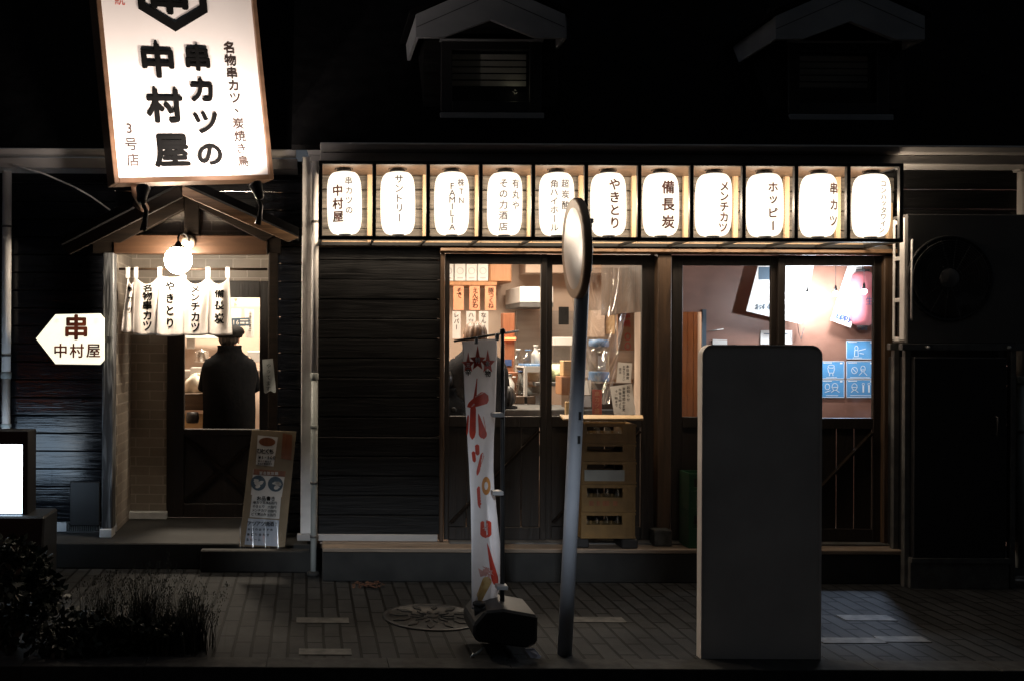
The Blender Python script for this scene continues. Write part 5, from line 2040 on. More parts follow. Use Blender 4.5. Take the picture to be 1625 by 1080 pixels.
# orange hazard lamp in the street whose reflection shows in the glossy boards
ol = W(68, 650, YL)
o0 = Vector((0, -D, 1.6))
dd_ = ol - o0
hl = ol + Vector((dd_.x, -dd_.y, dd_.z)) * 0.40
HZ = thing('hazard_lamp', 'small orange hazard lamp on a post in the street, mirrored in the black boards', 'lamp', (hl.x, hl.y, 0))
m = MB()
m.lathe([(0.0, -0.05), (0.04, -0.045), (0.055, 0.0), (0.04, 0.045), (0.0, 0.05)], hl, 20)
m.build('bulb', 'hazard', HZ)
m = MB()
m.tube([(hl.x, hl.y, -0.13 if hl.y < -2.04 else 0), (hl.x, hl.y, hl.z - 0.05)], 0.02, 12)
m.build('post', 'blackplastic', HZ)

# ================================================================== INSIDE THE SHOP: right hand room
def sheet(name, label, cat, pts, Y, mat, group=None, th=0.002):
    """flat sheet from photograph points, standing at depth Y"""
    t = thing(name, label, cat, tuple(sum((W(x, y, Y) for x, y in pts), Vector()) / len(pts)), group)
    m = MB()
    m.prism([W(x, y, Y) for x, y in pts][::-1], (0, th, 0))
    m.build('sheet', mat, t)
    return t


def marks(t, items, Y, mat, name='print'):
    m = MB()
    k = (D + Y) / F
    for it in items:
        if it[0] == 'v':
            _, s, x, y, size, step = it
            m.column(s, W(x, y, Y - 0.0015), (1, 0, 0), (0, 0, 1), size * 1.1 * k, step * k, bold=0.015)
        elif it[0] == 'h':
            _, s, x, y, size, step = it
            m.row(s, W(x, y, Y - 0.0015), (1, 0, 0), (0, 0, 1), size * 1.1 * k, step * k, bold=0.015)
        elif it[0] == 'r':
            _, x0, y0, x1, y1 = it
            m.poly([W(x, y, Y - 0.0015) for x, y in ((x0, y0), (x0, y1), (x1, y1), (x1, y0))][::1])
        elif it[0] == 'o':
            _, x, y, rx, ry, w = it
            for i in range(20):
                a0, a1 = 2 * PI * i / 20, 2 * PI * (i + 1) / 20
                m.poly([W(x + (rx - d) * math.cos(a), y + (ry - d) * math.sin(a), Y - 0.0015) for d, a in ((0, a0), (0, a1), (w, a1), (w, a0))])
        elif it[0] == 'l':
            _, x0, y0, x1, y1, w = it
            L = math.hypot(x1 - x0, y1 - y0)
            nx, ny = -(y1 - y0) / L * w / 2, (x1 - x0) / L * w / 2
            m.poly([W(x, y, Y - 0.0015) for x, y in ((x0 + nx, y0 + ny), (x1 + nx, y1 + ny), (x1 - nx, y1 - ny), (x0 - nx, y0 - ny))])
    return m.build(name, mat, t)


YW_ = YR - 0.01
notices = [
    ('blue notice with a bottle and hand outline, alone in the top row', 1343, 540, 1388, 569.5,
     [('o', 1359, 552, 3, 4, .9), ('l', 1356.5, 555, 1356, 565, 1), ('l', 1361.5, 555, 1362, 565, 1), ('l', 1356, 565, 1362, 565, 1), ('l', 1363, 556, 1374, 553, 1), ('l', 1364, 560, 1371, 561, 1), ('l', 1353, 567.3, 1368, 567.3, .9)]),
    ('blue notice with a pot outline, beside the grey board', 1303, 572.5, 1340, 600.5,
     [('o', 1319, 581, 5.5, 3, .9), ('l', 1313.5, 583, 1315, 591, 1), ('l', 1324.5, 583, 1323, 591, 1), ('l', 1315, 591, 1323, 591, 1), ('l', 1317, 591, 1316, 596, 1), ('l', 1321, 591, 1322, 596, 1), ('l', 1311, 598.3, 1328, 598.3, .9)]),
    ('blue notice with a crossed circle beside a masked face', 1343, 572.5, 1388, 600.5,
     [('o', 1356, 587, 5, 5.5, .9), ('l', 1352.5, 583, 1359.5, 591, .9), ('o', 1369.5, 584.5, 4, 5, .9), ('l', 1365.5, 586, 1373.5, 586, 1), ('l', 1363, 595, 1368, 590, 1), ('l', 1376, 595, 1371, 590, 1), ('l', 1349, 598.3, 1380, 598.3, .9)]),
    ('blue notice with two heads talking, bottom row beside the grey board', 1303, 601.5, 1340, 630.5,
     [('o', 1313, 613, 4, 5, .9), ('l', 1309, 622, 1318, 619, 1), ('o', 1325, 613, 5, 6, .9), ('l', 1320, 614, 1330, 614, 1), ('l', 1319, 622, 1324, 618, 1), ('l', 1332, 622, 1327, 618, 1), ('l', 1311, 627, 1330, 627, .9)]),
    ('blue notice with a face and two standing figures, bottom right', 1343, 601.5, 1388, 630.5,
     [('o', 1356, 613, 4.6, 5.5, .9), ('l', 1351, 614, 1361, 614, 1), ('l', 1350.5, 622, 1355, 618, 1), ('l', 1362, 622, 1357, 618, 1), ('o', 1370, 609, 2.2, 2.2, .8), ('l', 1370, 611, 1370, 622, 2.6), ('o', 1379, 609, 2.2, 2.2, .8), ('l', 1379, 611, 1379, 622, 2.6), ('l', 1349, 627, 1384, 627, .9)]),
]
for l, x0, y0, x1, y1, it in notices:
    t = sheet('notice', l, 'notice', [(x0, y0), (x1, y0), (x1, y1), (x0, y1)], YW_, 'bluepaper', 'blue pictogram notices')
    b = 0.9
    marks(t, it + [('r', x0, y0, x1, y0 + b), ('r', x0, y1 - b, x1, y1), ('r', x0, y0, x0 + b, y1), ('r', x1 - b, y0, x1, y1), ('r', x0 + 3, y0 + 2, x0 + 17, y0 + 3.2), ('r', x1 - 7, y0 + 2, x1 - 3, y0 + 4.5)], YW_, 'whitemark')

t = sheet('poster', 'large tilted white poster hanging behind the bar between the right windows', 'poster', [(1203, 422), (1296, 400), (1272, 514), (1184, 494)], YR - 0.12, 'paper', 'tilted posters on the brown wall')
marks(t, [('r', 1204, 424, 1222, 444), ('h', 'おすすめ', 1204, 487, 10, 8)], YR - 0.12, 'slateblue')
t = sheet('poster', 'tilted white poster with the handwritten word Hoppy in the far right window', 'poster', [(1346, 420), (1377, 400), (1350, 520), (1318, 508)], YR - 0.10, 'paper', 'tilted posters on the brown wall')
m = MB()
k = (D + YR) / F
ux = Vector((math.cos(R(-16)), 0, math.sin(R(-16))))
vx = Vector((-ux.z, 0, ux.x))
m.row('Hoppy', W(1325, 501, YR - 0.103), ux, vx, 13 * k, 6.0 * k, bold=0.03)
m.build('print', 'navy', t)
t = sheet('paper_slip', 'white paper crossing behind the mullion between the right windows', 'paper', [(1207, 524), (1257, 524), (1257, 546), (1207, 546)], YW_, 'paper')
marks(t, [('r', 1212, 529, 1250, 530.3)], YW_, 'slateblue')
sheet('paper_slip', 'small white slip just above the top of the grey board', 'paper', [(1131, 538), (1154, 539), (1154, 552), (1131, 552)], YW_, 'paper')
t = thing('wall_note', 'thin white straw lying aslant on the brown wall', 'straw', tuple(W(1137, 523, YW_)))
m = MB()
m.tube([W(1126, 525, YW_ - 0.008), W(1148, 522, YW_ - 0.008)], 0.004, 8)
m.build('stick', 'paper', t)
# red paper lantern inside
c = W(1369, 474, YR - 0.16)
RLn = thing('red_lantern', 'glowing red paper lantern hanging inside the far right window', 'lantern', (c.x, c.y, c.z - 0.22))
m = MB()
m.lathe([(0.095 * (0.5 + 0.5 * max(0, 1 - abs(-1 + i / 12) ** 4) ** 0.5), (-1 + i / 12) * 0.215) for i in range(25)], c, 28)
m.build('shade', 'redlantern', RLn)
m = MB()
m.lathe([(0.05, 0.214), (0.05, 0.235), (0, 0.236)], c, 20)
m.lathe([(0.0, -0.232), (0.04, -0.23), (0.04, -0.214)], c, 20)
m.build('ring', 'black', RLn)
m = MB()
m.tube([c + Vector((0, 0, 0.235)), Vector((c.x, c.y, 2.80))], 0.004, 6)
m.build('wire', 'black', RLn)
m = MB()
k = (D + c.y) / F
m.column('生', c + Vector((0.0, -0.10, -0.02)), (1, 0, 0), (0, 0, 1), 14 * k, 16 * k)
m.build('lettering', 'navy', RLn)
m = MB()
q = W(1369, 521.5, YW_)
m.row('大衆酒', q + Vector((-0.03, 0, 0)), (1, 0, 0), (0, 0, 1), 5 * k, 5.5 * k, bold=0.04)
t = thing('small_print', 'three small blue characters on the wall below the red lantern', 'lettering', tuple(q))
m.build('character', 'blueplastic', t)
# LED lamps
for px, py, l in ((1281, 468, 'blue white hanging lamp in front of the large tilted poster'), (1326, 466, 'blue white hanging lamp left of the Hoppy poster'), (1371, 463, 'blue white hanging lamp in front of the red lantern')):
    p = W(px, py, 0.34 if px > 1350 else 1.08)
    t = thing('hanging_lamp', l, 'lamp', (p.x, p.y, p.z - 0.03), 'blue white lamps in the right window')
    m = MB()
    m.lathe([(0.020 * math.sin(a), -0.020 * math.cos(a)) for a in [PI * i / 14 for i in range(12)]], p, 20)
    m.build('bulb', 'led', t)
    m = MB()
    m.lathe([(0.012, 0.016), (0.010, 0.04), (0.006, 0.065), (0.0, 0.066)], p, 16)
    m.tube([p + Vector((0, 0, 0.06)), Vector((p.x, p.y, 2.80))], 0.002, 6)
    m.build('lamp_holder', 'black', t)
    light('lamp_light', 'POINT', p + Vector((0, 0, -0.045)), 24.0, (0.84, 0.90, 1.0), t, size=0.03)
    if px > 1350:
        light('lamp_beam', 'SPOT', p + Vector((-0.01, -0.03, -0.04)), 230.0, (0.55, 0.70, 1.0), t, size=0.02, target=W(1372, 966, -0.9), spot=40, blend=1.0)
# cord behind the poster
m = MB()
pts = [W(1266 + 2 * math.sin(i * 0.8), 420 + 12 * i, YR - 0.05) for i in range(10)] + [W(1271, 538, YR - 0.05), W(1276, 520, YR - 0.05)]
m.tube(pts, 0.003, 6)
tag(m.build('cord', 'black'), 'thin dark cord looping down beside the large tilted poster', 'cord')

# ================================================================== INSIDE THE SHOP: kitchen behind the left windows
def boxthing(name, label, cat, px0, py0, px1, py1, Y, dep, mat, group=None, bevel=0.004, kind=None):
    m = MB()
    a, b = W(px0, py1, Y), W(px1, py0, Y)
    m.box(a.x, b.x, Y, Y + dep, a.z, b.z)
    o = m.build(name, mat, bevel=bevel)
    tag(o, label, cat, group, kind)
    return o


YK2 = 3.29
# back wall fittings
shelf = boxthing('wall_shelf', 'brown wall shelf carrying white boxes in the left window', 'shelf', 700, 447, 789, 453, 2.75, 0.45, 'cabinet')
cab = thing('wall_cabinet', 'orange wood wall cabinet beside the shelf of white boxes', 'cabinet', tuple(W(800, 448, 2.8)))
m = MB()
a, b = W(776, 448, 2.8), W(812, 395, 2.8)
m.box(a.x, b.x, 2.8, 3.25, a.z, b.z)
m.build('body', 'cabinet', cab, bevel=0.004)
m = MB()
m.box(a.x + 0.01, b.x - 0.01, 2.78, 2.798, a.z + 0.01, b.z - 0.01)
m.build('door_panel', 'cabinet', cab, bevel=0.003)
for i, (a, b) in enumerate(((704, 720), (721.5, 739), (740, 757), (758, 775))):
    t = thing('carton', ['white carton cut off by the left window frame on the shelf', 'white carton with a round grey print, second from the left on the shelf',
              'white carton with a round grey print, third from the left on the shelf', 'white carton with a round grey print, right end of the shelf'][i], 'carton', tuple(W((a + b) / 2, 446, 2.8)), 'white cartons on the wall shelf')
    p0, p1 = W(a, 446, 2.8), W(b, 412, 2.8)
    m = MB()
    m.box(p0.x, p1.x, 2.8, 3.05, p0.z, p1.z)
    m.build('box', 'whiteplastic', t, bevel=0.004)
    marks(t, [('o', (a + b) / 2, 430, 5.5, 5.5, 1.0), ('r', a + 4, 440, b - 4, 442)], 2.799, 'clip')
for i, (s, a, b) in enumerate((('そで', 719.5, 736), ('えんがわ', 745, 761.5), ('豚つくね', 769.5, 787))):
    t = sheet('menu_strip', 'salmon orange menu strip reading ' + s, 'menu strip', [(a, 454), (b, 454), (b, 492), (a, 492)], 2.72, 'orangepaper', 'orange menu strips under the shelf')
    marks(t, [('v', s, (a + b) / 2 + 1, 461, 8.6, 8.0)], 2.72, 'blacktext')
for i, (s, a, b, y1) in enumerate((('レバー', 718, 731, 537), ('ハツ', 740, 755, 541), ('なんこつ', 760, 775, 537))):
    t = sheet('menu_strip', ['leftmost hanging white menu strip below the orange ones', 'blank looking white menu strip behind the brown haired customer', 'right hanging white menu strip below the orange ones'][i], 'menu strip',
              [(a, 494), (b, 494), (b, y1), (a, y1)], 2.70, 'thinpaper', 'white menu strips below the orange ones')
    marks(t, [('v', s, (a + b) / 2, 500, 8, 9.5)], 2.70, 'thinink')
boxthing('wooden_column', 'red brown wooden column in the middle of the left window', 'column', 798, 497, 817, 600, 2.5, 0.12, 'redwood')
sheet('price_card', 'small navy blue card on the red brown column', 'card', [(801, 570), (812, 570), (812, 580), (801, 580)], 2.49, 'navy')
hb_ = boxthing('heater_bar', 'glowing orange heater bar beside the wooden column', 'heater', 800, 535, 819, 539, 2.46, 0.03, 'redglow')
hood = thing('range_hood', 'white range hood with a dark lower edge over the kitchen', 'range hood', tuple(W(850, 488, 2.6)))
m = MB()
a, b = W(825, 480, 2.5), W(878, 455, 2.5)
m.box(a.x, b.x, 2.5, 3.2, a.z, b.z)
m.build('canopy', 'whiteplastic', hood, bevel=0.006)
m = MB()
a, b = W(825, 487, 2.5), W(878, 480.3, 2.5)
m.box(a.x, b.x, 2.5, 3.2, a.z, b.z)
m.build('lower_edge', 'steel', hood)
boxthing('air_duct', 'pale duct box under the kitchen ceiling', 'duct', 834, 400, 1000, 433, 2.9, 0.3, 'ivorywall')
boxthing('kitchen_back_panel', 'brushed steel splashback between the column and the right cabinet', 'splashback', 820, 494, 1012, 600, 3.22, 0.05, 'steelwall', bevel=0)
# fridge
YFd = 1.9
fg = thing('glass_fridge', 'small white framed refrigerator with a glass door', 'refrigerator', tuple(W(848, 660, YFd)))
m = MB()
def fb(x0, y0, x1, y1, d0, d1):
    a, b = W(x0, y1, YFd), W(x1, y0, YFd)
    m.box(a.x, b.x, YFd + d0, YFd + d1, a.z, b.z)
fb(832, 583, 837, 668, 0, 0.04)
fb(868, 583, 874, 668, 0, 0.04)
fb(837, 583, 868, 590, 0, 0.04)
fb(837, 660, 868, 668, 0, 0.04)
fb(832, 583, 874, 668, 0.36, 0.40)
fb(832, 581, 874, 583, 0.0, 0.40)
m.build('cabinet', 'whiteplastic', fg)
m = MB()
fb(837, 590, 868, 660, 0.015, 0.02)
m.build('glass_door', 'jarglass', fg)
m = MB()
fb(838, 625, 868, 626.5, 0.06, 0.34)
m.build('wire_shelf', 'edge', fg)
bottle_prof = lambda h: [(0.0, 0), (0.032, 0.0), (0.034, 0.01), (0.034, h * 0.55), (0.014, h * 0.76), (0.013, h * 0.97), (0.016, h), (0, h)]
def bottle(px, py, Y, h, mat, label, cap=None, r=1.0, group='bottles and jars on the counters'):
    p = W(px, py, Y)
    t = thing('bottle', label, 'bottle', tuple(p), group)
    m = MB()
    m.lathe([(a * r, z) for a, z in bottle_prof(h)], p, 16)
    m.build('body', mat, t)
    m = MB()
    m.lathe([(0.018 * r, h * 0.95), (0.018 * r, h * 1.02), (0, h * 1.02)], p, 12)
    m.build('cap', cap or 'whiteplastic', t)
    return t
ctr = boxthing('bar_counter', 'dark wooden bar counter below the column and the fridge', 'counter', 690, 628, 850, 640, 1.9, 0.5, 'counter')
ctr2 = boxthing('cabinet_block', 'brown wooden cabinet on the bar counter left of the fridge', 'cabinet', 796, 590, 822, 628, 2.1, 0.3, 'redwood')
bottle(809, 624, 2.0, 0.17, 'whiteplastic', 'white bottle in front of the brown cabinet', 'steel', 1.2)
bottle(826, 624, 2.0, 0.20, 'jarglass', 'clear bottle right of the brown cabinet', 'navy', 1.2)
bottle(816, 624, 2.05, 0.15, 'jarglass', 'short clear bottle between the white bottle and the clear one', 'whiteplastic', 1.0)
bottle(850, 578, 2.1, 0.17, 'whiteplastic', 'white pointed squeeze bottle on top of the fridge', 'whiteplastic', 1.2)
bottle(838, 578, 2.05, 0.13, 'jarglass', 'clear jar with a blue base left of the squeeze bottle', 'blueplastic', 1.7)
bottle(858, 578, 2.2, 0.14, 'jarglass', 'clear jar right of the squeeze bottle', 'whiteplastic', 1.6)
bottle(822, 592, 2.3, 0.22, 'jarglass', 'tall clear bottle behind the fridge', 'whiteplastic', 1.3)
boxthing('blue_tray', 'flat blue tray under the jars on the fridge', 'tray', 833, 577.5, 866, 580.5, 1.95, 0.3, 'blueplastic')
boxthing('lower_counter', 'grey lower kitchen counter behind the flag', 'counter', 690, 650, 1020, 664, 1.2, 0.65, 'steel')
boxthing('plastic_tub', 'white plastic tub with a lid left of the mirror pole', 'tub', 878, 535, 912, 548, 2.3, 0.4, 'whiteplastic')
boxthing('plastic_tub', 'clear plastic tub below the lidded white one', 'tub', 878, 549, 905, 574, 2.3, 0.3, 'jarglass')
boxthing('wall_shelf', 'narrow pale shelf below the clear tub', 'shelf', 874, 580, 910, 587, 2.25, 0.35, 'whiteplastic')
m = MB()
rnd = random.Random(12)
cp = W(884, 606, 2.0)
def cab_f(u, v):
    a, b = 2 * PI * u, PI * v
    r = 0.10 + 0.015 * math.sin(a * 5 + b * 4) * math.sin(b * 3)
    return cp + Vector((r * 1.2 * math.sin(b) * math.cos(a), r * math.sin(b) * math.sin(a), r * 0.8 * math.cos(b) + 0.08))
m.grid(cab_f, 24, 14)
tag(m.build('cabbage', 'greenfood'), 'pale green cabbage on the counter left of the mirror pole', 'vegetable')
boxthing('kitchen_worktop', 'dark worktop carrying the cabbage', 'worktop', 850, 606, 915, 612, 1.85, 0.5, 'steel')
boxthing('black_cloth', 'dark cloth hanging below the range hood', 'cloth', 887, 487, 903, 515, 2.4, 0.02, 'capblack')
boxthing('wooden_box', 'upright light wooden box behind the mirror pole', 'box', 894, 572, 910, 596, 1.2, 0.12, 'lightwood')
boxthing('wooden_box', 'squat brown wooden box below the light one behind the mirror pole', 'box', 891, 597, 918, 626, 1.15, 0.2, 'cabinet')
boxthing('wooden_box', 'short upright wood block on the window ledge beside the mirror pole', 'box', 898, 637, 906, 658, 0.25, 0.04, 'lightwood')
# steel racks behind the vinyl sheet
boxthing('storage_box', 'cream storage box behind the plastic curtain, upper left', 'box', 938, 493, 960, 535, 2.7, 0.3, 'ivorywall')
boxthing('storage_box', 'tan storage box behind the plastic curtain, next to the cream one', 'box', 961, 493, 976, 530, 2.75, 0.3, 'lightwood')
boxthing('kitchen_bench', 'dark bench front below the water jar', 'bench', 905, 607, 1005, 652, 1.3, 0.3, 'counter')
# water jar
jp = W(950, 606, 1.5)
JR = thing('water_jar', 'clear water jar with a blue lid behind the plastic curtain', 'jar', tuple(jp))
kj = 8.5 / F
m = MB()
m.lathe([(0.0, 0), (15 * kj, 0), (16 * kj, 0.02), (16 * kj, 50 * kj), (13 * kj, 56 * kj), (0, 56 * kj)], jp, 28)
m.build('body', 'jarglass', JR)
m = MB()
m.lathe([(15 * kj, 56 * kj), (16 * kj, 57 * kj), (15 * kj, 67 * kj), (0, 68 * kj)], jp, 28)
m.build('lid', 'blueplastic', JR)
m = MB()
m.lathe([(16.3 * kj, 2 * kj), (16.5 * kj, 3 * kj), (16.5 * kj, 16 * kj), (16.3 * kj, 17 * kj)], jp, 28)
m.build('blue_band', 'blueplastic', JR)
m = MB()
a = jp + Vector((0, -16.8 * kj, 26 * kj))
m.box(a.x - 6 * kj, a.x + 6 * kj, a.y - 0.004, a.y, a.z - 6 * kj, a.z + 16 * kj)
m.build('label_card', 'paper', JR)
t = sheet('wooden_tablet', 'upright orange wood tablet with a red seal in the second window', 'tablet', [(980, 488), (1006, 488), (1006, 556), (980, 556)], 0.9, 'cabinet', th=0.02)
marks(t, [('o', 996, 534, 5, 6, 1.6), ('o', 996, 549, 5, 6, 1.6), ('v', '串焼', 995, 500, 11, 13)], 0.9, 'flagred')
t = sheet('paper_notice', 'white handwritten notice above the larger tilted one', 'notice', [(981, 574), (1003, 576), (1001, 607), (978, 606)], 0.30, 'thinpaper', 'handwritten notices in the second window')
marks(t, [('v', '本日満席', 996, 581, 4.6, 6), ('v', 'お待ち下さい', 990, 581, 3.6, 4.2), ('v', '店主', 984, 585, 4, 5)], 0.30, 'blacktext')
t = sheet('paper_notice', 'larger tilted white notice standing on the window ledge', 'notice', [(968, 613), (1003, 608), (1009, 657), (975, 660)], 0.22, 'thinpaper', 'handwritten notices in the second window')
marks(t, [('v', 'お知らせ', 997, 614, 5, 6.4), ('v', '営業時間の変更', 990, 616, 4.6, 5.6), ('v', '午後五時より', 984, 618, 4.6, 5.6), ('v', '十一時まで', 978, 620, 4.4, 5.6)], 0.22, 'blacktext')
sheet('paper_notice', 'white card below the vinyl sheet beside the mirror pole', 'notice', [(926, 603), (938, 602), (938, 626), (926, 626)], 0.6, 'thinpaper', 'cards beside the mirror pole')
sheet('paper_notice', 'pale blue card under the white one beside the mirror pole', 'notice', [(926, 628), (938, 627), (938, 645), (926, 645)], 0.6, 'paperblue', 'cards beside the mirror pole')
sheet('paper_notice', 'small white card above the other cards beside the mirror pole', 'notice', [(926, 586), (934, 586), (934, 598), (926, 598)], 0.8, 'thinpaper', 'cards beside the mirror pole')
t = sheet('menu_strip', 'red upright card on the ledge of the second window', 'menu strip', [(940, 617), (955, 618), (955, 657), (940, 657)], 0.35, 'redpaper')
marks(t, [('v', '串カツ盛', 947.5, 624, 8, 9)], 0.35, 'orangepaper')
boxthing('small_stone', 'grey upright tile leaning beside the red card', 'tile', 958, 613, 968, 641, 0.9, 0.03, 'steel')
# vinyl sheet with folds
def vin(u, v):
    sagx = (u - 0.5)
    x = 894 + 118 * u
    top = 445 + 62 * (1 - abs(2 * u - 1) ** 1.5) * 0.0
    x2 = 953 + sagx * (118 - 88 * v ** 0.8)
    y = 425 + 215 * v
    r = math.hypot(u - 0.5, (v - 0.1) * 0.8)
    yo = 0.035 * math.sin(9 * u * (1 - v) + 14 * r + 2 * v) + 0.02 * math.sin(31 * r + 3 * u)
    return W(x2, y, 0.55 + yo - 0.10 * v)
m = MB()
m.grid(vin, 60, 60)
tag(m.build('vinyl_sheet', 'vinyl'), 'clear creased vinyl sheet gathered behind the second window', 'plastic curtain')
# badge on the pane
t = thing('door_badge', 'small round black badge at the lower left of the first pane', 'badge', tuple(W(720, 650, -0.01)))
m = MB()
m.lathe([(0.016, -0.004), (0.020, 0.0), (0.012, 0.002), (0.0, 0.002)], W(720, 650, -0.012), 20, ax=Matrix.Rotation(R(90), 3, 'X'))
m.build('disc', 'black', t)

# ================================================================== INSIDE THE ENTRANCE
boxthing('entrance_counter', 'dark counter edge inside the entrance door', 'counter', 280, 624, 345, 650, 1.75, 0.5, 'counter')
ec = boxthing('back_counter', 'steel back counter behind the customer at the entrance', 'counter', 270, 588, 430, 600, 2.5, 0.6, 'steelwall')
pp = W(320, 574, 2.6)
PT = thing('steel_pot', 'shiny stainless steel pot on the kitchen counter', 'pot', tuple(pp))
m = MB()
kp = 9.6 / F
m.lathe([(0, 0), (11 * kp, 0), (11.5 * kp, 0.01), (11.5 * kp, 16 * kp), (12.3 * kp, 16.4 * kp), (12 * kp, 17 * kp), (10 * kp, 17 * kp)], pp, 28)
m.build('body', 'stainless', PT)
m = MB()
m.lathe([(11.8 * kp, 17 * kp), (6 * kp, 18.5 * kp), (1.5 * kp, 19 * kp), (1.5 * kp, 20.5 * kp), (0, 20.5 * kp)], pp, 28)
m.build('lid', 'stainless', PT)
t = sheet('white_box', 'white box with a grey printed line below the steel pot', 'box', [(302, 583), (332, 583), (332, 608), (302, 608)], 2.2, 'whiteplastic', th=0.2)
marks(t, [('r', 307, 592, 322, 595)], 2.2, 'clip')
m = MB()
wc = W(312, 622, 1.95)
def bag(u, v):
    a, b = 2 * PI * u, PI * v
    r = 0.095 * (1 + 0.13 * math.sin(3 * a + 2 * b) + 0.08 * math.sin(7 * a + b * 3))
    return wc + Vector((r * 1.15 * math.sin(b) * math.cos(a), r * math.sin(b) * math.sin(a), r * 1.1 * math.cos(b) + 0.05))
m.grid(bag, 36, 22)
tag(m.build('crumpled_cloth', 'whitecloth'), 'crumpled cream white cloth beside the customer', 'cloth')
boxthing('lit_panel', 'bright cream panel low beside the customer', 'panel', 292, 656, 345, 678, 2.0, 0.02, 'lightwood')
m = MB()
m.lathe([(0.0, -0.05), (0.05, -0.045), (0.058, 0.0), (0.05, 0.045), (0.0, 0.05)], W(305.5, 662, 1.6), 24)
tag(m.build('round_stool_seat', 'black'), 'round black stool seat low beside the customer', 'stool')
sheet('menu_card', 'slate blue card with white numerals beside the curtain', 'card', [(366, 505), (396, 504), (396, 517), (366, 518)], 2.4, 'slateblue')
t = [o for o in C.objects if o.name.startswith('menu_card')][0]
marks(t, [('h', '16', 371, 511.5, 9, 6), ('r', 381, 507, 394, 508.5), ('r', 381, 511, 388, 514), ('r', 390, 511, 394, 514)], 2.4, 'paper')
sheet('menu_sheet', 'white sheet partly hidden behind the slate blue card', 'menu sheet', [(366, 490), (383, 490), (383, 520), (366, 520)], 2.45, 'paper')
t = sheet('menu_sheet', 'tall white handwritten sheet at the right of the doorway', 'menu sheet', [(388, 490), (403, 491), (403, 536), (390, 536)], 2.44, 'paper')
marks(t, [('v', 'ニラたまご', 397, 497, 5, 6.5)], 2.44, 'thinink')
t = sheet('menu_strip', 'salmon paper with two small characters above the doorway sheets', 'menu strip', [(362, 470), (420, 470), (420, 487), (362, 487)], 2.6, 'ivorywall')
marks(t, [('v', 'マト', 374, 476, 6, 7)], 2.6, 'flagred')
boxthing('plate_stack', 'stack of pale plates right of the customer', 'plates', 392, 557, 418, 574, 2.4, 0.25, 'whiteplastic')
boxthing('white_cup', 'small white jar on the counter left of the steel pot', 'jar', 296, 530, 308, 553, 2.9, 0.1, 'whiteplastic')
boxthing('pot_shelf', 'pale shelf above the steel pot behind the curtain', 'shelf', 285, 531, 345, 537, 2.8, 0.4, 'whiteplastic')
# paper note on the porch post
t = thing('paper_note', 'grey strip of paper pinned to the right porch post', 'note', tuple(W(429, 598, YP - 0.02)))
m = MB()
def nf(u, v):
    return W(416 + 3 * v + 17 * u + 2 * v * u, 570 + 52 * v - 1.5 * u + 2 * math.sin(u * 9) * (v > 0.99), YP - 0.025 - 0.012 * math.sin(u * 3 + v * 4) * v)
m.grid(nf, 6, 12)
m.build('sheet', 'cratelabel', t)
m = MB()
k = (D + YP) / F
m.column('やってます', W(426, 580, YP - 0.042), (1, 0, 0), (0, 0, 1), 8 * k, 9 * k)
m.build('lettering', 'blacktext', t)

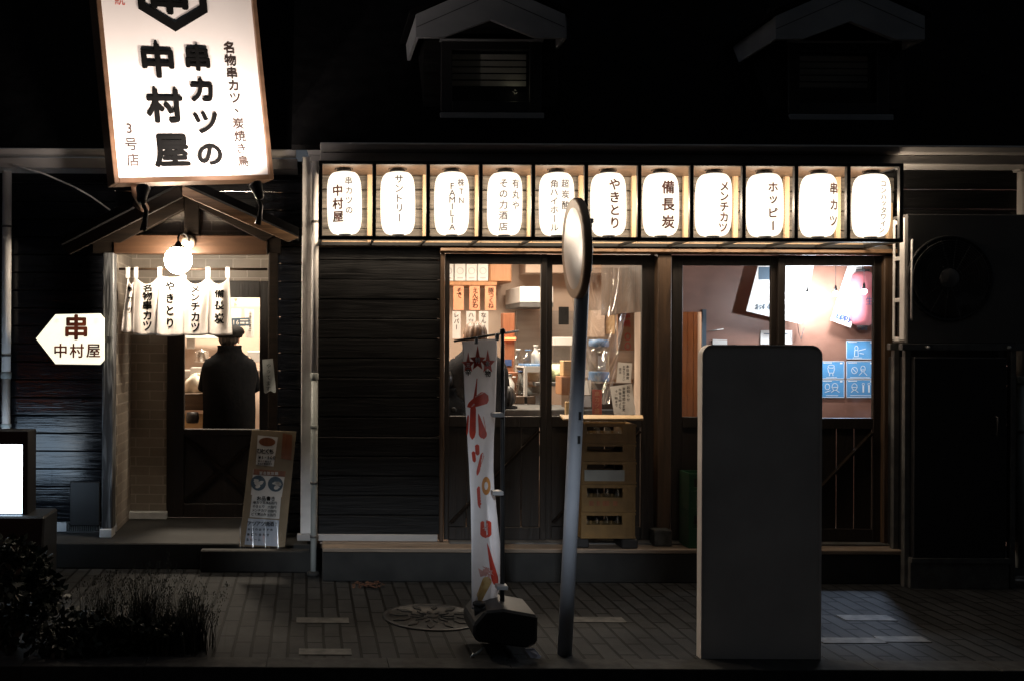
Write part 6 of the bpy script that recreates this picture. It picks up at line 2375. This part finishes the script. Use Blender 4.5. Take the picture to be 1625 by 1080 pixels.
# ================================================================== PEOPLE
def limb_person(name, label, loc, face, H, pose, clothes, hair, cap=False, turn=0.0):
    """one skinned body, then clothing, hair and cap as children"""
    t = thing(name, label, 'person', tuple(loc))
    s = H / 1.70
    V, E_, Rr = [], [], []
    def add(p, r, par=None):
        V.append(Vector(p) * s)
        Rr.append((r if isinstance(r, tuple) else (r, r)))
        if par is not None:
            E_.append((par, len(V) - 1))
        return len(V) - 1
    lean = pose.get('lean', 0.0)
    sit = pose.get('sit', False)
    hipz = 0.92
    pel = add((0, 0, hipz), (0.135, 0.10))
    wa = add((0, lean * 0.10, hipz + 0.15), (0.125, 0.09), pel)
    ch = add((0, lean * 0.30, hipz + 0.38), (0.145, 0.105), wa)
    nk0 = add((0, lean * 0.42, hipz + 0.51), (0.065, 0.06), ch)
    nk = add((0, lean * 0.48 + 0.01, hipz + 0.545), (0.055, 0.055), nk0)
    hd0 = add((0, lean * 0.52 + 0.03, hipz + 0.59), (0.072, 0.080), nk)
    hd1 = add((0, lean * 0.54 + 0.035, hipz + 0.655), (0.084, 0.102), hd0)
    hd2 = add((0, lean * 0.54 + 0.025, hipz + 0.715), (0.064, 0.076), hd1)
    arms = {}
    for sd in (-1, 1):
        sh = add((sd * 0.172, lean * 0.36, hipz + 0.43), 0.060, ch)
        el = add(pose['elbow'][0 if sd < 0 else 1], 0.043, sh)
        wr = add(pose['wrist'][0 if sd < 0 else 1], 0.028, el)
        d = (V[wr] - V[el]).normalized()
        arms[sd] = (V[sh].copy(), V[el].copy(), V[wr].copy())
        side = d.cross(Vector((0, 0, 1))).normalized()
        pm = len(V)
        V.append(V[wr] + d * 0.06 * s)
        Rr.append((0.032, 0.018))
        E_.append((wr, pm))
        for j in range(4):
            o_ = side * (j - 1.5) * 0.019
            a_ = len(V)
            V.append(V[pm] + (d * 0.03 + o_) * s)
            Rr.append((0.009, 0.009))
            E_.append((pm, a_))
            ln = (0.055, 0.065, 0.062, 0.045)[j]
            V.append(V[a_] + (d * ln * 0.55 + Vector((0, 0, -0.012))) * s)
            Rr.append((0.0085, 0.0085))
            E_.append((a_, a_ + 1))
            V.append(V[a_ + 1] + (d * ln * 0.4 + Vector((0, 0, -0.022))) * s)
            Rr.append((0.007, 0.007))
            E_.append((a_ + 1, a_ + 2))
        a_ = len(V)
        V.append(V[wr] + (d * 0.035 - side * sd * 0.035) * s)
        Rr.append((0.011, 0.011))
        E_.append((wr, a_))
        V.append(V[a_] + (d * 0.035 - side * sd * 0.018) * s)
        Rr.append((0.009, 0.009))
        E_.append((a_, a_ + 1))
        if sit:
            hp = add((sd * 0.09, 0.02, hipz - 0.03), 0.085, pel)
            kn = add((sd * 0.13, 0.44, hipz - 0.02), 0.058, hp)
            an = add((sd * 0.13, 0.40, hipz - 0.44), 0.040, kn)
            add((sd * 0.14, 0.56, hipz - 0.49), 0.035, an)
        else:
            hp = add((sd * 0.09, 0, hipz - 0.06), 0.085, pel)
            kn = add((sd * 0.10, 0.02, 0.48), 0.056, hp)
            an = add((sd * 0.11, -0.01, 0.08), 0.040, kn)
            add((sd * 0.12, 0.13, 0.035), 0.034, an)
    me = bpy.data.meshes.new('body')
    me.from_pydata([tuple(v) for v in V], E_, [])
    o = bpy.data.objects.new('body', me)
    C.objects.link(o)
    mod = o.modifiers.new('skin', 'SKIN')
    mod.use_smooth_shade = True
    for d_, r in zip(me.skin_vertices[0].data, Rr):
        d_.radius = (r[0] * s, r[1] * s)
        d_.use_root = False
    me.skin_vertices[0].data[0].use_root = True
    sb = o.modifiers.new('sub', 'SUBSURF')
    sb.levels = sb.render_levels = 2
    bpy.context.view_layer.update()
    dg = bpy.context.evaluated_depsgraph_get()
    nm = bpy.data.meshes.new_from_object(o.evaluated_get(dg))
    bpy.data.objects.remove(o)
    nm.name = 'body'
    nm.materials.clear()
    nm.materials.append(mt['skin'])
    for p in nm.polygons:
        p.use_smooth = True
    rot = Matrix.Rotation(face, 4, 'Z')
    nm.transform(rot)
    b = bpy.data.objects.new('body', nm)
    C.objects.link(b)
    b.parent = t
    T = lambda p: Vector(loc) + (rot @ (Vector(p) * s))
    # coat: elliptical sections up the torso, sleeves
    def ring_loft(secs, n=36, wr=0.006, seed=0):
        m = MB()
        ids = []
        for (c_, rx, ry) in secs:
            row = []
            for k in range(n):
                a = 2 * PI * k / n
                w_ = 1 + 1.6 * wr * math.sin(5 * a + c_[2] * 23) + 1.6 * wr * math.sin(9 * a - c_[2] * 31) + wr * math.sin(17 * a + c_[2] * 11)
                row.append(m.vert(T((c_[0] + 1.10 * rx * math.cos(a) * w_, c_[1] + ry * math.sin(a) * w_, c_[2]))))
            ids.append(row)
        for i in range(len(ids) - 1):
            for k in range(n):
                j = (k + 1) % n
                m.face([ids[i][k], ids[i][j], ids[i + 1][j], ids[i + 1][k]], True)
        return m
    z0 = hipz - (0.10 if sit else 0.22)
    secs = [((0, 0.01, z0), 0.225, 0.165), ((0, 0.0, hipz - 0.02), 0.225, 0.165), ((0, lean * 0.10, hipz + 0.15), 0.225, 0.160),
            ((0, lean * 0.22, hipz + 0.28), 0.238, 0.165), ((0, lean * 0.30, hipz + 0.36), 0.242, 0.160), ((0, lean * 0.34, hipz + 0.42), 0.226, 0.150),
            ((0, lean * 0.37, hipz + 0.465), 0.186, 0.130), ((0, lean * 0.40, hipz + 0.50), 0.136, 0.108), ((0, lean * 0.42, hipz + 0.525), 0.112, 0.098), ((0, lean * 0.44, hipz + 0.555), 0.104, 0.098), ((0, lean * 0.47, hipz + 0.585), 0.106, 0.104), ((0, lean * 0.47, hipz + 0.587), 0.094, 0.092)]
    m = ring_loft(secs)
    for sd in (-1, 1):
        a, e, w = arms[sd]
        f = lambda v: Vector(loc) + rot @ v
        d = (w - e).normalized()
        m.tube([f(a + Vector((-sd * 0.07, 0, -0.01)) * s), f(a + Vector((0, 0, -0.025)) * s), f(a.lerp(e, 0.5)), f(e), f(e.lerp(w, 0.5)), f(w - d * 0.01)],
               [0.05 * s, 0.074 * s, 0.076 * s, 0.066 * s, 0.056 * s, 0.046 * s], 18)
    m.build('coat', clothes, t)
    m = MB()
    for sd in (-1, 1):
        if sit:
            m.tube([T((sd * 0.08, 0.0, hipz - 0.02)), T((sd * 0.11, 0.25, hipz - 0.02)), T((sd * 0.13, 0.45, hipz - 0.03)), T((sd * 0.13, 0.43, hipz - 0.2)), T((sd * 0.13, 0.41, hipz - 0.42))], [0.10 * s, 0.09 * s, 0.075 * s, 0.066 * s, 0.055 * s], 16)
        else:
            m.tube([T((sd * 0.085, 0, hipz)), T((sd * 0.095, 0.01, 0.70)), T((sd * 0.10, 0.02, 0.48)), T((sd * 0.11, 0.0, 0.10))], [0.105 * s, 0.088 * s, 0.070 * s, 0.056 * s], 16)
    m.build('trousers', 'trousers', t)
    m = MB()
    for sd in (-1, 1):
        if sit:
            q = (sd * 0.14, 0.48, hipz - 0.49)
        else:
            q = (sd * 0.118, 0.05, 0.0)
        c_ = T((q[0], q[1], q[2] + 0.04))
        m.lathe([(0.0, -0.04 * s), (0.05 * s, -0.038 * s), (0.055 * s, 0.0), (0.04 * s, 0.035 * s), (0, 0.045 * s)], c_, 18, ax=rot.to_3x3() @ Matrix.Diagonal((0.9, 2.3, 1)))
    m.build('shoe', 'black', t)
    # head features
    hc = Vector((0, lean * 0.54 + 0.03, hipz + 0.65))
    hr_ = Matrix.Rotation(turn, 4, 'Z')
    Hd = lambda p: T(hc + (hr_ @ (Vector(p) * 1.1)))
    m = MB()
    m.lathe([(0.0, 0.03), (0.010, 0.02), (0.015, 0.0), (0.014, -0.015), (0.0, -0.02)], Hd((0, 0.098, -0.02)), 12)
    for sd in (-1, 1):
        m.lathe([(0.0, -0.032), (0.012, -0.025), (0.018, 0.0), (0.017, 0.02), (0.0, 0.032)], Hd((sd * 0.082, 0.0, -0.01)), 12, sq=(0.6, 1))
    m.build('nose_and_ears', 'skin', t)
    m = MB()
    for sd in (-1, 1):
        m.lathe([(0.0, -0.008), (0.010, 0.0), (0.0, 0.008)], Hd((sd * 0.032, 0.088, 0.012)), 10)
    m.lathe([(0.0, -0.004), (0.022, 0.0), (0.0, 0.004)], Hd((0, 0.088, -0.062)), 10, sq=(1, 0.4))
    m.build('eyes_and_mouth', 'hairblack', t)
    m = MB()
    rnd = random.Random(int(H * 1000))
    def hf(u, v):
        a, b = 2 * PI * u, v * PI * 0.62
        back = 0.5 - 0.5 * math.sin(a)
        bb = b * (0.62 + 0.72 * back)
        r = 0.094 + 0.004 * math.sin(a * 14 + b * 2)
        return Hd((r * 0.95 * math.sin(bb) * math.cos(a), 0.105 / 0.094 * r * math.sin(bb) * math.sin(a) - 0.012, r * 1.08 * math.cos(bb) + 0.008))
    m.grid(hf, 56, 18)
    m.build('hair', hair, t)
    if cap:
        m = MB()
        def cf(u, v):
            a, b = 2 * PI * u, v * PI * 0.5
            r = 0.128 + 0.004 * math.sin(6 * a)
            sl = 0.03 * math.sin(a)
            return Hd((r * math.sin(b) ** 0.8 * math.cos(a), 1.06 * r * math.sin(b) ** 0.8 * math.sin(a) - 0.005, 0.078 * math.cos(b) ** 0.8 + 0.035 + sl * math.sin(b)))
        m.grid(cf, 40, 12)
        m.lathe([(0.117, -0.012), (0.108, -0.034), (0.103, -0.036), (0.099, -0.012), (0.10, 0.02), (0.117, 0.006), (0.117, -0.012)], Hd((0, -0.005, 0.045)), 36, sq=(1, 1.06))
        m.build('cap', 'capblack', t)
        m = MB()
        for i in range(9):
            a = R(-100 + 7 * i)
            m.lathe([(0.0, -0.006), (0.008, -0.004), (0.008, 0.004), (0, 0.006)], Hd((0.105 * math.cos(a) - 0.02, 0.113 * math.sin(a), 0.022 + 0.006 * math.sin(i * 2.1))), 8)
        m.build('hat_band', 'thinink', t)
    return t


pl = W(364, 600, 1.62)
limb_person('person', 'customer in a black coat and flat black cap seen from behind in the entrance', (pl.x, 1.62, 0.20), R(4), 1.53,
            dict(lean=0.34, elbow=((-0.235, 0.12, 1.10), (0.235, 0.10, 1.10)), wrist=((-0.17, 0.32, 1.08), (0.18, 0.32, 1.08))), 'coat', 'hairblack', cap=True, turn=R(-22))
q = W(760, 560, 1.25)
limb_person('person', 'brown haired customer whose head shows above the white banner', (q.x, 1.25, 0.11), R(10), 1.66,
            dict(lean=0.15, elbow=((-0.26, 0.12, 1.10), (0.26, 0.12, 1.10)), wrist=((-0.14, 0.34, 1.08), (0.14, 0.34, 1.08))), 'greycloth', 'hairbrown')
q = W(728, 620, 1.10)
limb_person('person', 'dark clothed customer left of the banner, head hidden behind the frame', (q.x - 0.05, 1.05, -0.12), R(30), 1.52,
            dict(lean=0.3, elbow=((-0.26, 0.14, 1.10), (0.26, 0.14, 1.10)), wrist=((-0.14, 0.36, 1.08), (0.14, 0.36, 1.08))), 'coat', 'hairblack')
q = W(799, 640, 1.2)
limb_person('person', 'dark clothed customer sitting low just right of the banner pole', (q.x, 1.2, -0.30), R(-14), 1.55,
            dict(lean=0.3, sit=True, elbow=((-0.26, 0.14, 1.10), (0.26, 0.14, 1.10)), wrist=((-0.14, 0.36, 1.08), (0.14, 0.36, 1.08))), 'greycloth', 'hairblack')

# ------------------------------------------------------------------ tidy up
bpy.data.objects.remove(_go)
for o in bpy.data.objects:
    if '_w' in o.keys():
        del o['_w']
